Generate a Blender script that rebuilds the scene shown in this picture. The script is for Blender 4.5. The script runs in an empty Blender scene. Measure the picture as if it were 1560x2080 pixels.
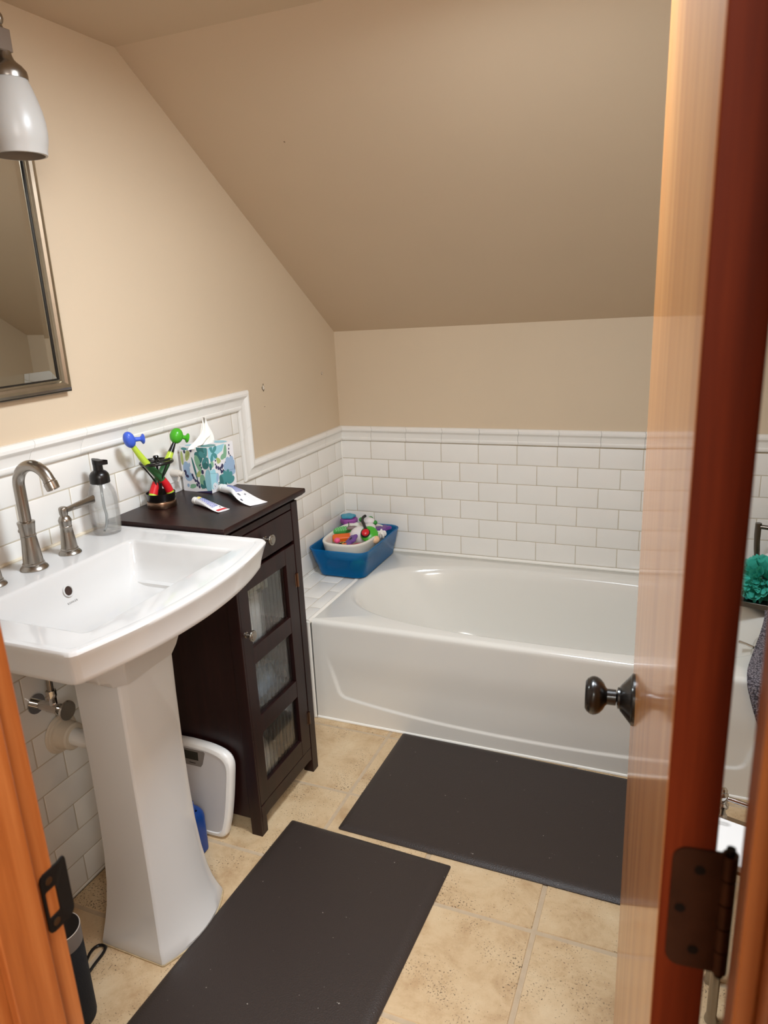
import bpy, bmesh, math, random
from math import sin, cos, pi, radians, sqrt, atan2
from mathutils import Vector, Matrix

random.seed(7)
SC = bpy.context.scene
COL = SC.collection

# ------------------------------------------------------------------ helpers
class MB:
    """collects geometry that becomes one mesh"""
    def __init__(s):
        s.v = []; s.f = []; s.m = []
    def add(s, vs, fs, mi=0, xf=None):
        b = len(s.v)
        for p in vs:
            p = Vector(p)
            if xf is not None: p = xf @ p
            s.v.append(p)
        for f in fs:
            s.f.append([b + i for i in f]); s.m.append(mi)
        return s
    def box(s, x0, x1, y0, y1, z0, z1, mi=0, xf=None):
        vs = [(x0,y0,z0),(x1,y0,z0),(x1,y1,z0),(x0,y1,z0),(x0,y0,z1),(x1,y0,z1),(x1,y1,z1),(x0,y1,z1)]
        return s.add(vs, [(0,3,2,1),(4,5,6,7),(0,1,5,4),(1,2,6,5),(2,3,7,6),(3,0,4,7)], mi, xf)
    def loft(s, loops, cap0=True, cap1=True, mi=0, xf=None, closed=True):
        n = len(loops[0]); vs = [p for l in loops for p in l]; fs = []
        for k in range(len(loops) - 1):
            for i in range(n if closed else n - 1):
                j = (i + 1) % n
                fs.append((k*n+i, k*n+j, (k+1)*n+j, (k+1)*n+i))
        if cap0: fs.append(tuple(range(n))[::-1])
        if cap1: fs.append(tuple((len(loops)-1)*n + i for i in range(n)))
        return s.add(vs, fs, mi, xf)
    def lathe(s, prof, n=32, mi=0, xf=None, cap0=True, cap1=True):
        loops = [[(r*cos(2*pi*i/n), r*sin(2*pi*i/n), z) for i in range(n)] for r, z in prof]
        return s.loft(loops, cap0, cap1, mi, xf)
    def tube(s, path, rad, n=12, mi=0, xf=None, caps=True, flat=1.0):
        path = [Vector(p) for p in path]; m = len(path)
        rads = rad if isinstance(rad, (list, tuple)) else [rad] * m
        t0 = (path[1] - path[0]).normalized()
        up = Vector((0, 0, 1)) if abs(t0.z) < .9 else Vector((1, 0, 0))
        nrm = (up - t0 * up.dot(t0)).normalized(); loops = []
        for i in range(m):
            t = (path[min(i+1, m-1)] - path[max(i-1, 0)]).normalized()
            nrm = (nrm - t * nrm.dot(t)).normalized(); b = t.cross(nrm)
            loops.append([path[i] + (nrm*cos(2*pi*k/n)*flat + b*sin(2*pi*k/n)) * rads[i] for k in range(n)])
        return s.loft(loops, caps, caps, mi, xf)
    def prism(s, poly, a0, a1, axis='z', mi=0, xf=None):
        def P(u, v, w):
            return {'z': (u, v, w), 'x': (w, u, v), 'y': (u, w, v)}[axis]
        lo = [P(u, v, a0) for u, v in poly]; hi = [P(u, v, a1) for u, v in poly]
        return s.loft([lo, hi], True, True, mi, xf)
    def ell(s, c, r, n=20, k=12, mi=0, xf=None):
        M = Matrix.Translation(c) if xf is None else xf @ Matrix.Translation(c)
        prof = [(cos(-pi/2 + pi*i/k), sin(-pi/2 + pi*i/k)) for i in range(1, k)]
        loops = [[(r[0]*q*cos(2*pi*i/n), r[1]*q*sin(2*pi*i/n), r[2]*z) for i in range(n)] for q, z in prof]
        return s.loft(loops, True, True, mi, M)
    def build(s, name, mats, parent=None, ang=35, bevel=0, bseg=2, smooth=True, loc=None, fix=True):
        org = parent['_o'] if parent is not None else (loc or (0, 0, 0))
        o = Vector(org)
        me = bpy.data.meshes.new(name)
        me.from_pydata([tuple(p - o) for p in s.v], [], s.f)
        if not isinstance(mats, (list, tuple)): mats = [mats]
        for mm in mats: me.materials.append(mm)
        for p, mi in zip(me.polygons, s.m): p.material_index = mi
        bm = bmesh.new(); bm.from_mesh(me)
        if fix: bmesh.ops.recalc_face_normals(bm, faces=bm.faces[:])
        for f in bm.faces: f.smooth = smooth
        a = radians(ang)
        for e in bm.edges:
            if len(e.link_faces) == 2 and e.calc_face_angle(0) > a: e.smooth = False
        bm.to_mesh(me); bm.free()
        ob = bpy.data.objects.new(name, me); COL.objects.link(ob)
        if parent is not None: ob.parent = parent
        else: ob.location = o
        ob['_o'] = tuple(o)
        if bevel:
            md = ob.modifiers.new('bevel', 'BEVEL'); md.width = bevel; md.segments = bseg
            md.limit_method = 'ANGLE'; md.angle_limit = radians(40); md.harden_normals = False
        return ob

def thing(name, label, cat, loc, group=None):
    o = bpy.data.objects.new(name, None); COL.objects.link(o)
    o.empty_display_size = .05; o.location = loc; o['_o'] = tuple(loc)
    return tag(o, label, cat, group)
def tag(o, label, cat, group=None, kind=None):
    o['label'] = label; o['category'] = cat
    if group: o['group'] = group
    if kind: o['kind'] = kind
    return o
def struct(o, label, cat):
    return tag(o, label, cat, None, 'structure')
def plabel(o, label):
    o['label'] = label; return o

def rrect(x0, x1, y0, y1, r, z=0, n=6):
    out = []
    for cx, cy, a0 in ((x1-r, y1-r, 0), (x0+r, y1-r, pi/2), (x0+r, y0+r, pi), (x1-r, y0+r, 1.5*pi)):
        for i in range(n + 1):
            a = a0 + (pi/2)*i/n
            out.append((cx + r*cos(a), cy + r*sin(a), z))
    return out
def sell(cx, cy, a, b, e, n=64, z=0, ph=0):
    out = []
    for i in range(n):
        t = 2*pi*i/n + ph; c, s_ = cos(t), sin(t)
        out.append((cx + a*math.copysign(abs(c)**(2/e), c), cy + b*math.copysign(abs(s_)**(2/e), s_), z))
    return out
def radial(poly, c, angs, z):
    """sample a star shaped outline along rays from c"""
    out = []; n = len(poly)
    for a in angs:
        dx, dy = cos(a), sin(a); best = None
        for i in range(n):
            x1, y1 = poly[i][0]-c[0], poly[i][1]-c[1]; x2, y2 = poly[(i+1) % n][0]-c[0], poly[(i+1) % n][1]-c[1]
            ex, ey = x2-x1, y2-y1; den = dx*ey - dy*ex
            if abs(den) < 1e-12: continue
            t = (x1*ey - y1*ex)/den; u = (x1*dy - y1*dx)/den
            if t > 0 and -1e-9 <= u <= 1+1e-9 and (best is None or t < best): best = t
        out.append((c[0]+dx*best, c[1]+dy*best, z))
    return out
def arc(cx, cy, r, a0, a1, n):
    return [(cx + r*cos(a0+(a1-a0)*i/n), cy + r*sin(a0+(a1-a0)*i/n)) for i in range(n+1)]
def smooth(a, b, x):
    t = min(1, max(0, (x-a)/(b-a))); return t*t*(3-2*t)
def catmull(pts, n=8):
    P = [Vector(p) for p in pts]; P = [2*P[0]-P[1]] + P + [2*P[-1]-P[-2]]; out = []
    for i in range(1, len(P)-2):
        for k in range(n):
            t = k/n; a, b, c, d = P[i-1], P[i], P[i+1], P[i+2]
            out.append(.5*((2*b) + (c-a)*t + (2*a-5*b+4*c-d)*t*t + (3*b-a-3*c+d)*t**3))
    out.append(P[-2]); return out
def lookrot(d, up=(0, 0, 1)):
    """matrix whose +Z axis points along d"""
    z = Vector(d).normalized(); x = Vector(up).cross(z)
    if x.length < 1e-4: x = Vector((1, 0, 0)).cross(z)
    x.normalize(); y = z.cross(x)
    return Matrix((x, y, z)).transposed().to_4x4()

# ------------------------------------------------------------------ materials
def lin(c):
    c = [v/255 for v in c] if max(c) > 1.001 else c
    return [(v/12.92 if v <= .04045 else ((v+.055)/1.055)**2.4) for v in c] + [1]
def mat(name, col, rough=.5, metal=0, spec=.5, coat=0, crough=.05, trans=0, ior=1.45, bump=0, bscale=200, raw=False, alpha=1, sss=0):
    m = bpy.data.materials.new(name); m.use_nodes = True
    nt = m.node_tree; b = nt.nodes['Principled BSDF']
    c = (list(col) + [1])[:4] if raw else lin(col)
    b.inputs['Base Color'].default_value = c
    b.inputs['Roughness'].default_value = rough; b.inputs['Metallic'].default_value = metal
    b.inputs['Specular IOR Level'].default_value = spec
    b.inputs['Coat Weight'].default_value = coat; b.inputs['Coat Roughness'].default_value = crough
    b.inputs['Alpha'].default_value = alpha; b.inputs['Transmission Weight'].default_value = trans; b.inputs['IOR'].default_value = ior
    if sss:
        b.inputs['Subsurface Weight'].default_value = sss; b.inputs['Subsurface Radius'].default_value = (.01, .008, .006)
        b.inputs['Subsurface Scale'].default_value = 1.0
    # a little tone variation so that no surface is perfectly even
    tc = nt.nodes.new('ShaderNodeTexCoord')
    if bump:
        n = nt.nodes.new('ShaderNodeTexNoise'); n.inputs['Scale'].default_value = bscale; n.inputs['Detail'].default_value = 3
        nt.links.new(tc.outputs['Object'], n.inputs['Vector'])
        bp = nt.nodes.new('ShaderNodeBump'); bp.inputs['Strength'].default_value = bump; bp.inputs['Distance'].default_value = .001
        nt.links.new(n.outputs['Fac'], bp.inputs['Height']); nt.links.new(bp.outputs['Normal'], b.inputs['Normal'])
    return m
def vary(m, amt=.06, scale=3, stretch=(1, 1, 1), detail=4):
    nt = m.node_tree; b = nt.nodes['Principled BSDF']; c = b.inputs['Base Color'].default_value[:]
    tc = nt.nodes.new('ShaderNodeTexCoord'); mp = nt.nodes.new('ShaderNodeMapping'); mp.inputs['Scale'].default_value = stretch
    n = nt.nodes.new('ShaderNodeTexNoise'); n.inputs['Scale'].default_value = scale; n.inputs['Detail'].default_value = detail
    r = nt.nodes.new('ShaderNodeValToRGB')
    r.color_ramp.elements[0].position = .3; r.color_ramp.elements[1].position = .7
    r.color_ramp.elements[0].color = [v*(1-amt) for v in c[:3]] + [1]; r.color_ramp.elements[1].color = [min(1, v*(1+amt)) for v in c[:3]] + [1]
    L = nt.links.new
    L(tc.outputs['Object'], mp.inputs['Vector']); L(mp.outputs['Vector'], n.inputs['Vector']); L(n.outputs['Fac'], r.inputs['Fac'])
    L(r.outputs['Color'], b.inputs['Base Color'])
    return m

def wood(name, dark, mid, light, rough=.4, coat=.5, crough=.12, axis='z', scale=9, spec=.5):
    m = bpy.data.materials.new(name); m.use_nodes = True; nt = m.node_tree; L = nt.links.new
    b = nt.nodes['Principled BSDF']
    tc = nt.nodes.new('ShaderNodeTexCoord'); mp = nt.nodes.new('ShaderNodeMapping')
    mp.inputs['Scale'].default_value = {'z': (scale, scale, scale*.045), 'x': (scale*.045, scale, scale), 'y': (scale, scale*.045, scale)}[axis]
    L(tc.outputs['Object'], mp.inputs['Vector'])
    n1 = nt.nodes.new('ShaderNodeTexNoise'); n1.inputs['Scale'].default_value = 3.2; n1.inputs['Detail'].default_value = 6; n1.inputs['Distortion'].default_value = .7
    n2 = nt.nodes.new('ShaderNodeTexNoise'); n2.inputs['Scale'].default_value = 22; n2.inputs['Detail'].default_value = 3
    L(mp.outputs['Vector'], n1.inputs['Vector']); L(mp.outputs['Vector'], n2.inputs['Vector'])
    mx = nt.nodes.new('ShaderNodeMix'); mx.data_type = 'FLOAT'; mx.inputs[0].default_value = .28
    L(n1.outputs['Fac'], mx.inputs[2]); L(n2.outputs['Fac'], mx.inputs[3])
    r = nt.nodes.new('ShaderNodeValToRGB'); e = r.color_ramp.elements
    e[0].position = .32; e[0].color = lin(dark); e[1].position = .68; e[1].color = lin(light)
    k = e.new(.5); k.color = lin(mid)
    L(mx.outputs[0], r.inputs['Fac']); L(r.outputs['Color'], b.inputs['Base Color'])
    bp = nt.nodes.new('ShaderNodeBump'); bp.inputs['Strength'].default_value = .08; bp.inputs['Distance'].default_value = .0006
    L(mx.outputs[0], bp.inputs['Height']); L(bp.outputs['Normal'], b.inputs['Normal'])
    b.inputs['Roughness'].default_value = rough; b.inputs['Coat Weight'].default_value = coat; b.inputs['Coat Roughness'].default_value = crough; b.inputs['Specular IOR Level'].default_value = spec
    return m

PAINT = vary(mat('beige_wall_paint', (.63,.51,.37), .55, raw=True, bump=.12, bscale=260, spec=.35), .025, 1.3)
CEIL = vary(mat('beige_ceiling_paint', (.60,.475,.34), .6, raw=True, bump=.12, bscale=260, spec=.3), .025, 1.3)
PLASTER = vary(mat('bare_white_plaster', (225,215,200), .9), .1, 90)
SCUFF = mat('grey_wall_scuff', (120,105,85), .8)
TILE = vary(mat('white_glazed_tile', (.83,.81,.77), .13, raw=True, spec=.5, bump=.05, bscale=14), .02, 5)
RAIL = vary(mat('white_glazed_rail', (.80,.78,.74), .12, raw=True), .015, 6)
GROUT = vary(mat('pale_wall_grout', (196,186,168), .85), .06, 30)
CAULK = mat('white_caulk', (238,235,228), .45)
PORC = mat('white_porcelain', (.60,.592,.58), .1, raw=True, coat=.15, crough=.06)
ACRYL = mat('warm_white_tub_acrylic', (.76,.74,.69), .16, raw=True, coat=.25, crough=.08)
ESP = wood('espresso_stained_wood', (22,7,7), (32,12,11), (42,18,16), .38, .05, .15, 'z', 14, .3)
ESPIN = mat('dark_cabinet_interior', (20,12,11), .6)
FIR = wood('varnished_fir_wood', (122,58,22), (152,84,38), (174,106,56), .36, .55, .09, 'z', 8)
FIREDGE = wood('shade_darkened_fir_edge', (82,27,8), (104,37,12), (126,51,20), .6, .0, .2, 'z', 8, .15)  # same fir as the face, colour darkened to carry the hinge edge's shade
FIRFACE = wood('varnished_fir_door_face', (172,102,46), (202,134,68), (224,162,94), .38, .62, .085, 'z', 8, .3)
NICKEL = mat('brushed_nickel', (160,154,146), .27, metal=1, bump=.05, bscale=500)
CHROME = mat('polished_chrome', (205,203,200), .08, metal=1)
PEWTER = mat('dark_pewter_metal', (105,98,90), .3, metal=1)
BRONZE = mat('oil_rubbed_bronze', (14,11,10), .55, spec=.2)
HINGEB = vary(mat('aged_bronze_hinge', (62,38,26), .45, metal=.6), .25, 30)
COPPER = vary(mat('antique_copper_band', (140,112,92), .3, metal=1), .05, 8)
BLACKP = mat('black_plastic', (16,14,14), .3)
BLACKS = mat('black_satin_metal', (18,16,15), .28, coat=.3)
GLASS = mat('clear_glass', (250,252,252), .01, trans=1, ior=1.38, alpha=.26)
SOAP = mat('clear_liquid_soap', (244,246,248), .01, trans=1, ior=1.33, alpha=.12)
DIPT = mat('translucent_dip_tube', (235,240,240), .2, trans=.7, ior=1.3)
REED = mat('greenish_ribbed_glass', (222,234,230), .04, trans=1, ior=1.3, alpha=.4)
MIRROR = mat('mirror_glass', (205,205,200), .01, metal=1)
FROST = mat('frosted_white_glass', (180,178,174), .32, sss=.25)
BLUEBIN = mat('translucent_blue_plastic', (14,140,216), .16, trans=.6, ior=1.15, alpha=.74)
BLUEPL = mat('solid_blue_plastic', (14,70,150), .3)
WHITEP = mat('white_plastic', (232,230,226), .32)
SATINW = mat('satin_white_scale_top', (196,192,190), .38)
GREYP = mat('grey_plastic', (120,112,105), .45)
LCD = mat('dark_display', (38,36,28), .2)
TUBEW = mat('white_tube_laminate', (240,240,242), .25)
INKB = mat('blue_print', (70,90,175), .4)
INKD = mat('dark_print', (70,72,90), .4)
INKR = mat('red_print', (205,30,40), .35)
INKY = mat('yellow_print', (232,215,120), .4)
TISSUE = mat('white_tissue_paper', (244,240,232), .9, sss=.15)
MATM = None
'''placeholders for materials with their own node trees'''
def floor_mat():
    m = bpy.data.materials.new('beige_stone_look_floor_tile'); m.use_nodes = True; nt = m.node_tree; L = nt.links.new
    b = nt.nodes['Principled BSDF']; N = nt.nodes.new
    tc = N('ShaderNodeTexCoord'); at = N('ShaderNodeAttribute'); at.attribute_name = 'tile_id'
    sc = N('ShaderNodeVectorMath'); sc.operation = 'MULTIPLY_ADD'
    L(at.outputs['Vector'], sc.inputs[0]); sc.inputs[1].default_value = (7.3, 5.1, 3.7); L(tc.outputs['Object'], sc.inputs[2])
    n1 = N('ShaderNodeTexNoise'); n1.inputs['Scale'].default_value = 8; n1.inputs['Detail'].default_value = 9; n1.inputs['Roughness'].default_value = .72; n1.inputs['Distortion'].default_value = .25
    L(sc.outputs[0], n1.inputs['Vector'])
    r = N('ShaderNodeValToRGB'); e = r.color_ramp.elements
    e[0].position = .30; e[0].color = lin((171,138,100)); e[1].position = .74; e[1].color = lin((214,192,158))
    k = e.new(.5); k.color = lin((200,173,136))
    L(n1.outputs['Fac'], r.inputs['Fac'])
    # pits and dark specks, denser in patches
    n2 = N('ShaderNodeTexNoise'); n2.inputs['Scale'].default_value = 230; n2.inputs['Detail'].default_value = 2; L(sc.outputs[0], n2.inputs['Vector'])
    n3 = N('ShaderNodeTexNoise'); n3.inputs['Scale'].default_value = 9; n3.inputs['Detail'].default_value = 4; L(sc.outputs[0], n3.inputs['Vector'])
    ad = N('ShaderNodeMath'); ad.operation = 'MULTIPLY_ADD'; L(n3.outputs['Fac'], ad.inputs[0]); ad.inputs[1].default_value = .42; L(n2.outputs['Fac'], ad.inputs[2])
    sp = N('ShaderNodeMapRange'); sp.inputs['From Min'].default_value = .85; sp.inputs['From Max'].default_value = .94; sp.clamp = True
    L(ad.outputs[0], sp.inputs['Value'])
    mx = N('ShaderNodeMix'); mx.data_type = 'RGBA'; mx.inputs[7].default_value = lin((96,78,58)); L(sp.outputs[0], mx.inputs[0]); L(r.outputs['Color'], mx.inputs[6])
    # thin veins
    n4 = N('ShaderNodeTexNoise'); n4.inputs['Scale'].default_value = 4; n4.inputs['Detail'].default_value = 5; n4.inputs['Distortion'].default_value = 1.2; L(sc.outputs[0], n4.inputs['Vector'])
    sb = N('ShaderNodeMath'); sb.operation = 'SUBTRACT'; L(n4.outputs['Fac'], sb.inputs[0]); sb.inputs[1].default_value = .5
    ab = N('ShaderNodeMath'); ab.operation = 'ABSOLUTE'; L(sb.outputs[0], ab.inputs[0])
    vr = N('ShaderNodeMapRange'); vr.inputs['From Min'].default_value = 0; vr.inputs['From Max'].default_value = .012; vr.inputs['To Min'].default_value = .10; vr.inputs['To Max'].default_value = 0
    L(ab.outputs[0], vr.inputs['Value'])
    mx2 = N('ShaderNodeMix'); mx2.data_type = 'RGBA'; mx2.inputs[7].default_value = lin((140,112,78)); L(vr.outputs[0], mx2.inputs[0]); L(mx.outputs[2], mx2.inputs[6])
    L(mx2.outputs[2], b.inputs['Base Color'])
    bp = N('ShaderNodeBump'); bp.inputs['Strength'].default_value = .25; bp.inputs['Distance'].default_value = .0012
    sb2 = N('ShaderNodeMath'); sb2.operation = 'SUBTRACT'; L(n1.outputs['Fac'], sb2.inputs[0]); L(sp.outputs[0], sb2.inputs[1])
    L(sb2.outputs[0], bp.inputs['Height']); L(bp.outputs['Normal'], b.inputs['Normal'])
    b.inputs['Roughness'].default_value = .42
    return m
def rubber_mat():
    m = bpy.data.materials.new('pebbled_brown_black_vinyl'); m.use_nodes = True; nt = m.node_tree; L = nt.links.new; N = nt.nodes.new
    b = nt.nodes['Principled BSDF']; b.inputs['Base Color'].default_value = (.036,.026,.022,1); b.inputs['Roughness'].default_value = .46; b.inputs['Specular IOR Level'].default_value = .32
    tc = N('ShaderNodeTexCoord'); v = N('ShaderNodeTexVoronoi'); v.inputs['Scale'].default_value = 330; L(tc.outputs['Object'], v.inputs['Vector'])
    bp = N('ShaderNodeBump'); bp.inputs['Strength'].default_value = .5; bp.inputs['Distance'].default_value = .0008
    L(v.outputs['Distance'], bp.inputs['Height']); L(bp.outputs['Normal'], b.inputs['Normal'])
    # sparse lint specks
    n = N('ShaderNodeTexNoise'); n.inputs['Scale'].default_value = 120; n.inputs['Detail'].default_value = 1; L(tc.outputs['Object'], n.inputs['Vector'])
    mr = N('ShaderNodeMapRange'); mr.inputs['From Min'].default_value = .79; mr.inputs['From Max'].default_value = .83; L(n.outputs['Fac'], mr.inputs['Value'])
    mx = N('ShaderNodeMix'); mx.data_type = 'RGBA'; mx.inputs[6].default_value = (.036,.026,.022,1); mx.inputs[7].default_value = (.3,.27,.24,1)
    L(mr.outputs[0], mx.inputs[0]); L(mx.outputs[2], b.inputs['Base Color'])
    return m
def marble_mat():
    m = mat('white_veined_marble', (244,243,242), .15); nt = m.node_tree; L = nt.links.new; N = nt.nodes.new; b = nt.nodes['Principled BSDF']
    tc = N('ShaderNodeTexCoord'); n = N('ShaderNodeTexNoise'); n.inputs['Scale'].default_value = 3.2; n.inputs['Detail'].default_value = 3; n.inputs['Distortion'].default_value = .3
    L(tc.outputs['Object'], n.inputs['Vector'])
    s1 = N('ShaderNodeMath'); s1.operation = 'SUBTRACT'; s1.inputs[1].default_value = .5; L(n.outputs['Fac'], s1.inputs[0])
    s2 = N('ShaderNodeMath'); s2.operation = 'ABSOLUTE'; L(s1.outputs[0], s2.inputs[0])
    r = N('ShaderNodeValToRGB'); e = r.color_ramp.elements; e[0].position = 0; e[0].color = lin((198,196,194)); e[1].position = .010; e[1].color = lin((246,245,244))
    L(s2.outputs[0], r.inputs['Fac']); L(r.outputs['Color'], b.inputs['Base Color']); return m
def terry_mat():
    m = mat('grey_terry_cloth', (112,106,112), .95); nt = m.node_tree; L = nt.links.new; N = nt.nodes.new; b = nt.nodes['Principled BSDF']
    tc = N('ShaderNodeTexCoord'); v = N('ShaderNodeTexVoronoi'); v.inputs['Scale'].default_value = 210; L(tc.outputs['Object'], v.inputs['Vector'])
    r = N('ShaderNodeValToRGB'); e = r.color_ramp.elements; e[0].position = .1; e[0].color = lin((150,143,150)); e[1].position = .75; e[1].color = lin((62,57,64))
    L(v.outputs['Distance'], r.inputs['Fac']); L(r.outputs['Color'], b.inputs['Base Color'])
    bp = N('ShaderNodeBump'); bp.invert = True; bp.inputs['Strength'].default_value = .8; bp.inputs['Distance'].default_value = .003
    L(v.outputs['Distance'], bp.inputs['Height']); L(bp.outputs['Normal'], b.inputs['Normal']); return m
def fabric_mat():
    m = mat('black_speaker_cloth', (24,27,32), .85); nt = m.node_tree; L = nt.links.new; N = nt.nodes.new; b = nt.nodes['Principled BSDF']
    tc = N('ShaderNodeTexCoord'); v = N('ShaderNodeTexVoronoi'); v.inputs['Scale'].default_value = 420; L(tc.outputs['Object'], v.inputs['Vector'])
    bp = N('ShaderNodeBump'); bp.inputs['Strength'].default_value = .6; bp.inputs['Distance'].default_value = .001
    L(v.outputs['Distance'], bp.inputs['Height']); L(bp.outputs['Normal'], b.inputs['Normal']); return m
FLOORT = floor_mat(); RUBBER = rubber_mat(); MARBLE = marble_mat(); TERRY = terry_mat(); CLOTHB = fabric_mat()
FGROUT = vary(mat('tan_floor_grout', (186,166,140), .9), .06, 40)
HALLW = mat('hall_wall_paint', (.5,.42,.33), .7, raw=True)
LAMP_E = 103.0; HALL_W = 68.0; EXPO = 0.0
# ------------------------------------------------------------------ room shell
RW = 1.72           # right wall
def shell():
    # floor: separate bevelled tiles on a grout bed
    m = MB(); ids = []
    P, X0, Y0, G, BV = .308, .4911, -.7844, .0050, .0022
    zt = 0.0; zg = -.0022
    def tile(x0, x1, y0, y1, i, j):
        x0 = max(x0, 0); x1 = min(x1, RW); y0 = max(y0, -2.40); y1 = min(y1, 0)
        if x1 - x0 < .01 or y1 - y0 < .01: return
        b = BV
        vs = [(x0,y0,zg-.001),(x1,y0,zg-.001),(x1,y1,zg-.001),(x0,y1,zg-.001),(x0+b,y0+b,zt),(x1-b,y0+b,zt),(x1-b,y1-b,zt),(x0+b,y1-b,zt)]
        m.add(vs, [(4,5,6,7),(0,1,5,4),(1,2,6,5),(2,3,7,6),(3,0,4,7)])
        ids.extend([(i*1.37 % 5, j*2.11 % 5, (i*3+j*7) % 4)]*5)
    for i in range(-2, 5):
        for j in range(-3, 7):
            tile(X0+i*P+G, X0+(i+1)*P-G, Y0-(j+1)*P+G, Y0-j*P-G, i+5, j+5)
    m.box(0, RW, -2.40, 0, -.06, zg, 1); ids.extend([(0,0,0)]*6)
    f = m.build('floor', [FLOORT, FGROUT], ang=20, fix=False)
    at = f.data.attributes.new('tile_id', 'FLOAT_VECTOR', 'FACE')
    for k, v in enumerate(ids): at.data[k].vector = v
    struct(f, 'beige stone-look square floor tiles with tan grout', 'floor')
    h = MB(); h.box(-.6, 3.0, -4.4, -2.40, -.06, -.004)
    struct(h.build('floor', vary(mat('hall_floor_wood', (150,100,60), .4), .15, 8)), 'wooden floor of the hallway outside the bathroom door', 'floor')
    # left wall (gable outline) with chipped spots
    w = MB(); w.prism([(-2.46,-.06),(0.1,-.06),(0.1,1.24),(0,1.308),(-1.1124,2.0454),(-1.1124,2.16),(-2.46,2.16)], -.1, -.005, 'x')
    rnd = random.Random(3)
    def spot(y, z, ry, rz, mi, x=.0006, n=11):
        pts = [(x-.005, y+ry*cos(2*pi*i/n)*rnd.uniform(.6, 1.15), z+rz*sin(2*pi*i/n)*rnd.uniform(.6, 1.15)) for i in range(n)]
        w.add(pts, [tuple(range(n))], mi)
    spot(-.5732, 1.1469, .0095, .0125, 2, .0004); spot(-.5725, 1.1475, .0065, .009, 1, .0008); spot(-.572, 1.158, .003, .004, 2, .0009)
    spot(-.1262, 1.150, .007, .006, 2, .0004); spot(-.1262, 1.150, .0045, .004, 1, .0008); spot(-.575, 1.0824, .004, .0015, 2, .0006)
    struct(w.build('wall_left', [PAINT, PLASTER, SCUFF], ang=30), 'beige painted left wall under the sloped ceiling, two chipped plaster spots', 'wall')
    w = MB(); w.box(-.1, RW+.1, .005, .1, -.06, 1.36)
    struct(w.build('wall_back', PAINT), 'beige painted low knee wall behind the bathtub', 'wall')
    w = MB(); w.prism([(-2.46,-.06),(0.1,-.06),(0.1,1.25),(0,1.336),(-1.1124,2.0454),(-1.1124,2.16),(-2.46,2.16)], RW, RW+.1, 'x')
    struct(w.build('wall_right', PAINT), 'beige painted right wall beyond the open door', 'wall')
    # ceiling and slope
    w = MB(); w.box(-.1, RW+.1, -2.46, -1.1124, 2.0454, 2.15)
    struct(w.build('ceiling', CEIL), 'flat beige painted ceiling', 'ceiling')
    w = MB()
    x0, x1 = -.02, RW+.02
    za, zb = 1.3080+.0162*x0, 1.3080+.0162*x1
    vs = [(x0,-1.1124,2.0454),(x1,-1.1124,2.0454),(x1,0.02,zb-.0135),(x0,0.02,za-.0135),(x0,-1.1124,2.15),(x1,-1.1124,2.15),(x1,.02,zb+.13),(x0,.02,za+.13)]
    w.add(vs, [(0,1,2,3),(4,7,6,5),(0,4,5,1),(1,5,6,2),(2,6,7,3),(3,7,4,0)])
    # small dark nail mark on the slope
    a = 2.0454; sl = (1.3118-2.0454)/1.1124
    cx, cy = .285, -.815; cz = a + sl*(cy+1.1124)
    w.add([(cx+.0026*cos(t*pi/4), cy+.0022*sin(t*pi/4), cz+sl*.0022*sin(t*pi/4)-.0012) for t in range(8)], [tuple(range(8))], 1)
    struct(w.build('ceiling', [CEIL, SCUFF]), 'sloped beige ceiling plane above the bathtub', 'ceiling')
    # door wall
    w = MB(); JL, JR = .793, 1.4108
    w.box(-.1, JL-.02, -2.4365, -2.335, -.06, 2.1); w.box(JR+.02, RW+.1, -2.4365, -2.335, -.06, 2.1); w.box(JL-.02, JR+.02, -2.4365, -2.335, 2.0, 2.1)
    struct(w.build('wall_front', HALLW), 'painted wall holding the doorway', 'wall')
    # jambs with stop strips, head, casings
    def jamb(side):
        q = MB()
        if side < 0:
            q.box(JL-.02, JL, -2.437, -2.329, -.004, 2.0); q.box(JL, JL+.011, -2.404, -2.3565, -.004, 2.0)
        else:
            q.box(JR, JR+.02, -2.437, -2.329, -.004, 2.0); q.box(JR-.011, JR, -2.404, -2.3665, -.004, 2.0)
        return q
    jl = jamb(-1).build('trim_1', FIR, bevel=.0015)
    struct(jl, 'varnished fir door jamb with strike plate beside the pedestal sink', 'door jamb')
    jr = jamb(1).build('trim_2', FIR, bevel=.0015)
    struct(jr, 'varnished fir door jamb on the hinge side of the open door', 'door jamb')
    q = MB(); q.box(JL-.02, JR+.02, -2.437, -2.329, 2.0, 2.02)
    struct(q.build('trim_3', FIR), 'varnished fir head jamb over the doorway', 'door jamb')
    for k, (xa, xb) in enumerate(((JL-.095, JL-.006), (JR+.002, JR+.095))):
        q = MB(); q.box(xa, xb, -2.4555, -2.4375, -.004, 2.06)
        struct(q.build('trim_%d' % (4+k), FIR, bevel=.003), 'varnished fir door casing on the hallway side, %s of the opening' % ('left', 'right')[k], 'door casing')
        q = MB(); q.box(xa, xb, -2.334, -2.320 if k else -2.3295, -.0, 2.03)
        struct(q.build('trim_%d' % (6+k), FIR, bevel=.003), 'varnished fir door casing on the bathroom side, %s of the opening' % ('left', 'right')[k], 'door casing')
    # strike plate: child of the jamb
    q = MB(); yA, yB, zA, zB = -2.3475, -2.311, .8165, .8865
    hole = rrect(-2.3443, -2.3302, .834, .866, .002, 0, 2); out = rrect(yA, yB, zA, zB, .006, 0, 2)
    c = (-2.338, .85)
    angs = sorted(set([round(atan2(p[1]-c[1], p[0]-c[0]), 6) for p in hole + out]))
    O = radial(out, c, angs, 0); I = radial(hole, c, angs, 0)
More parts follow.
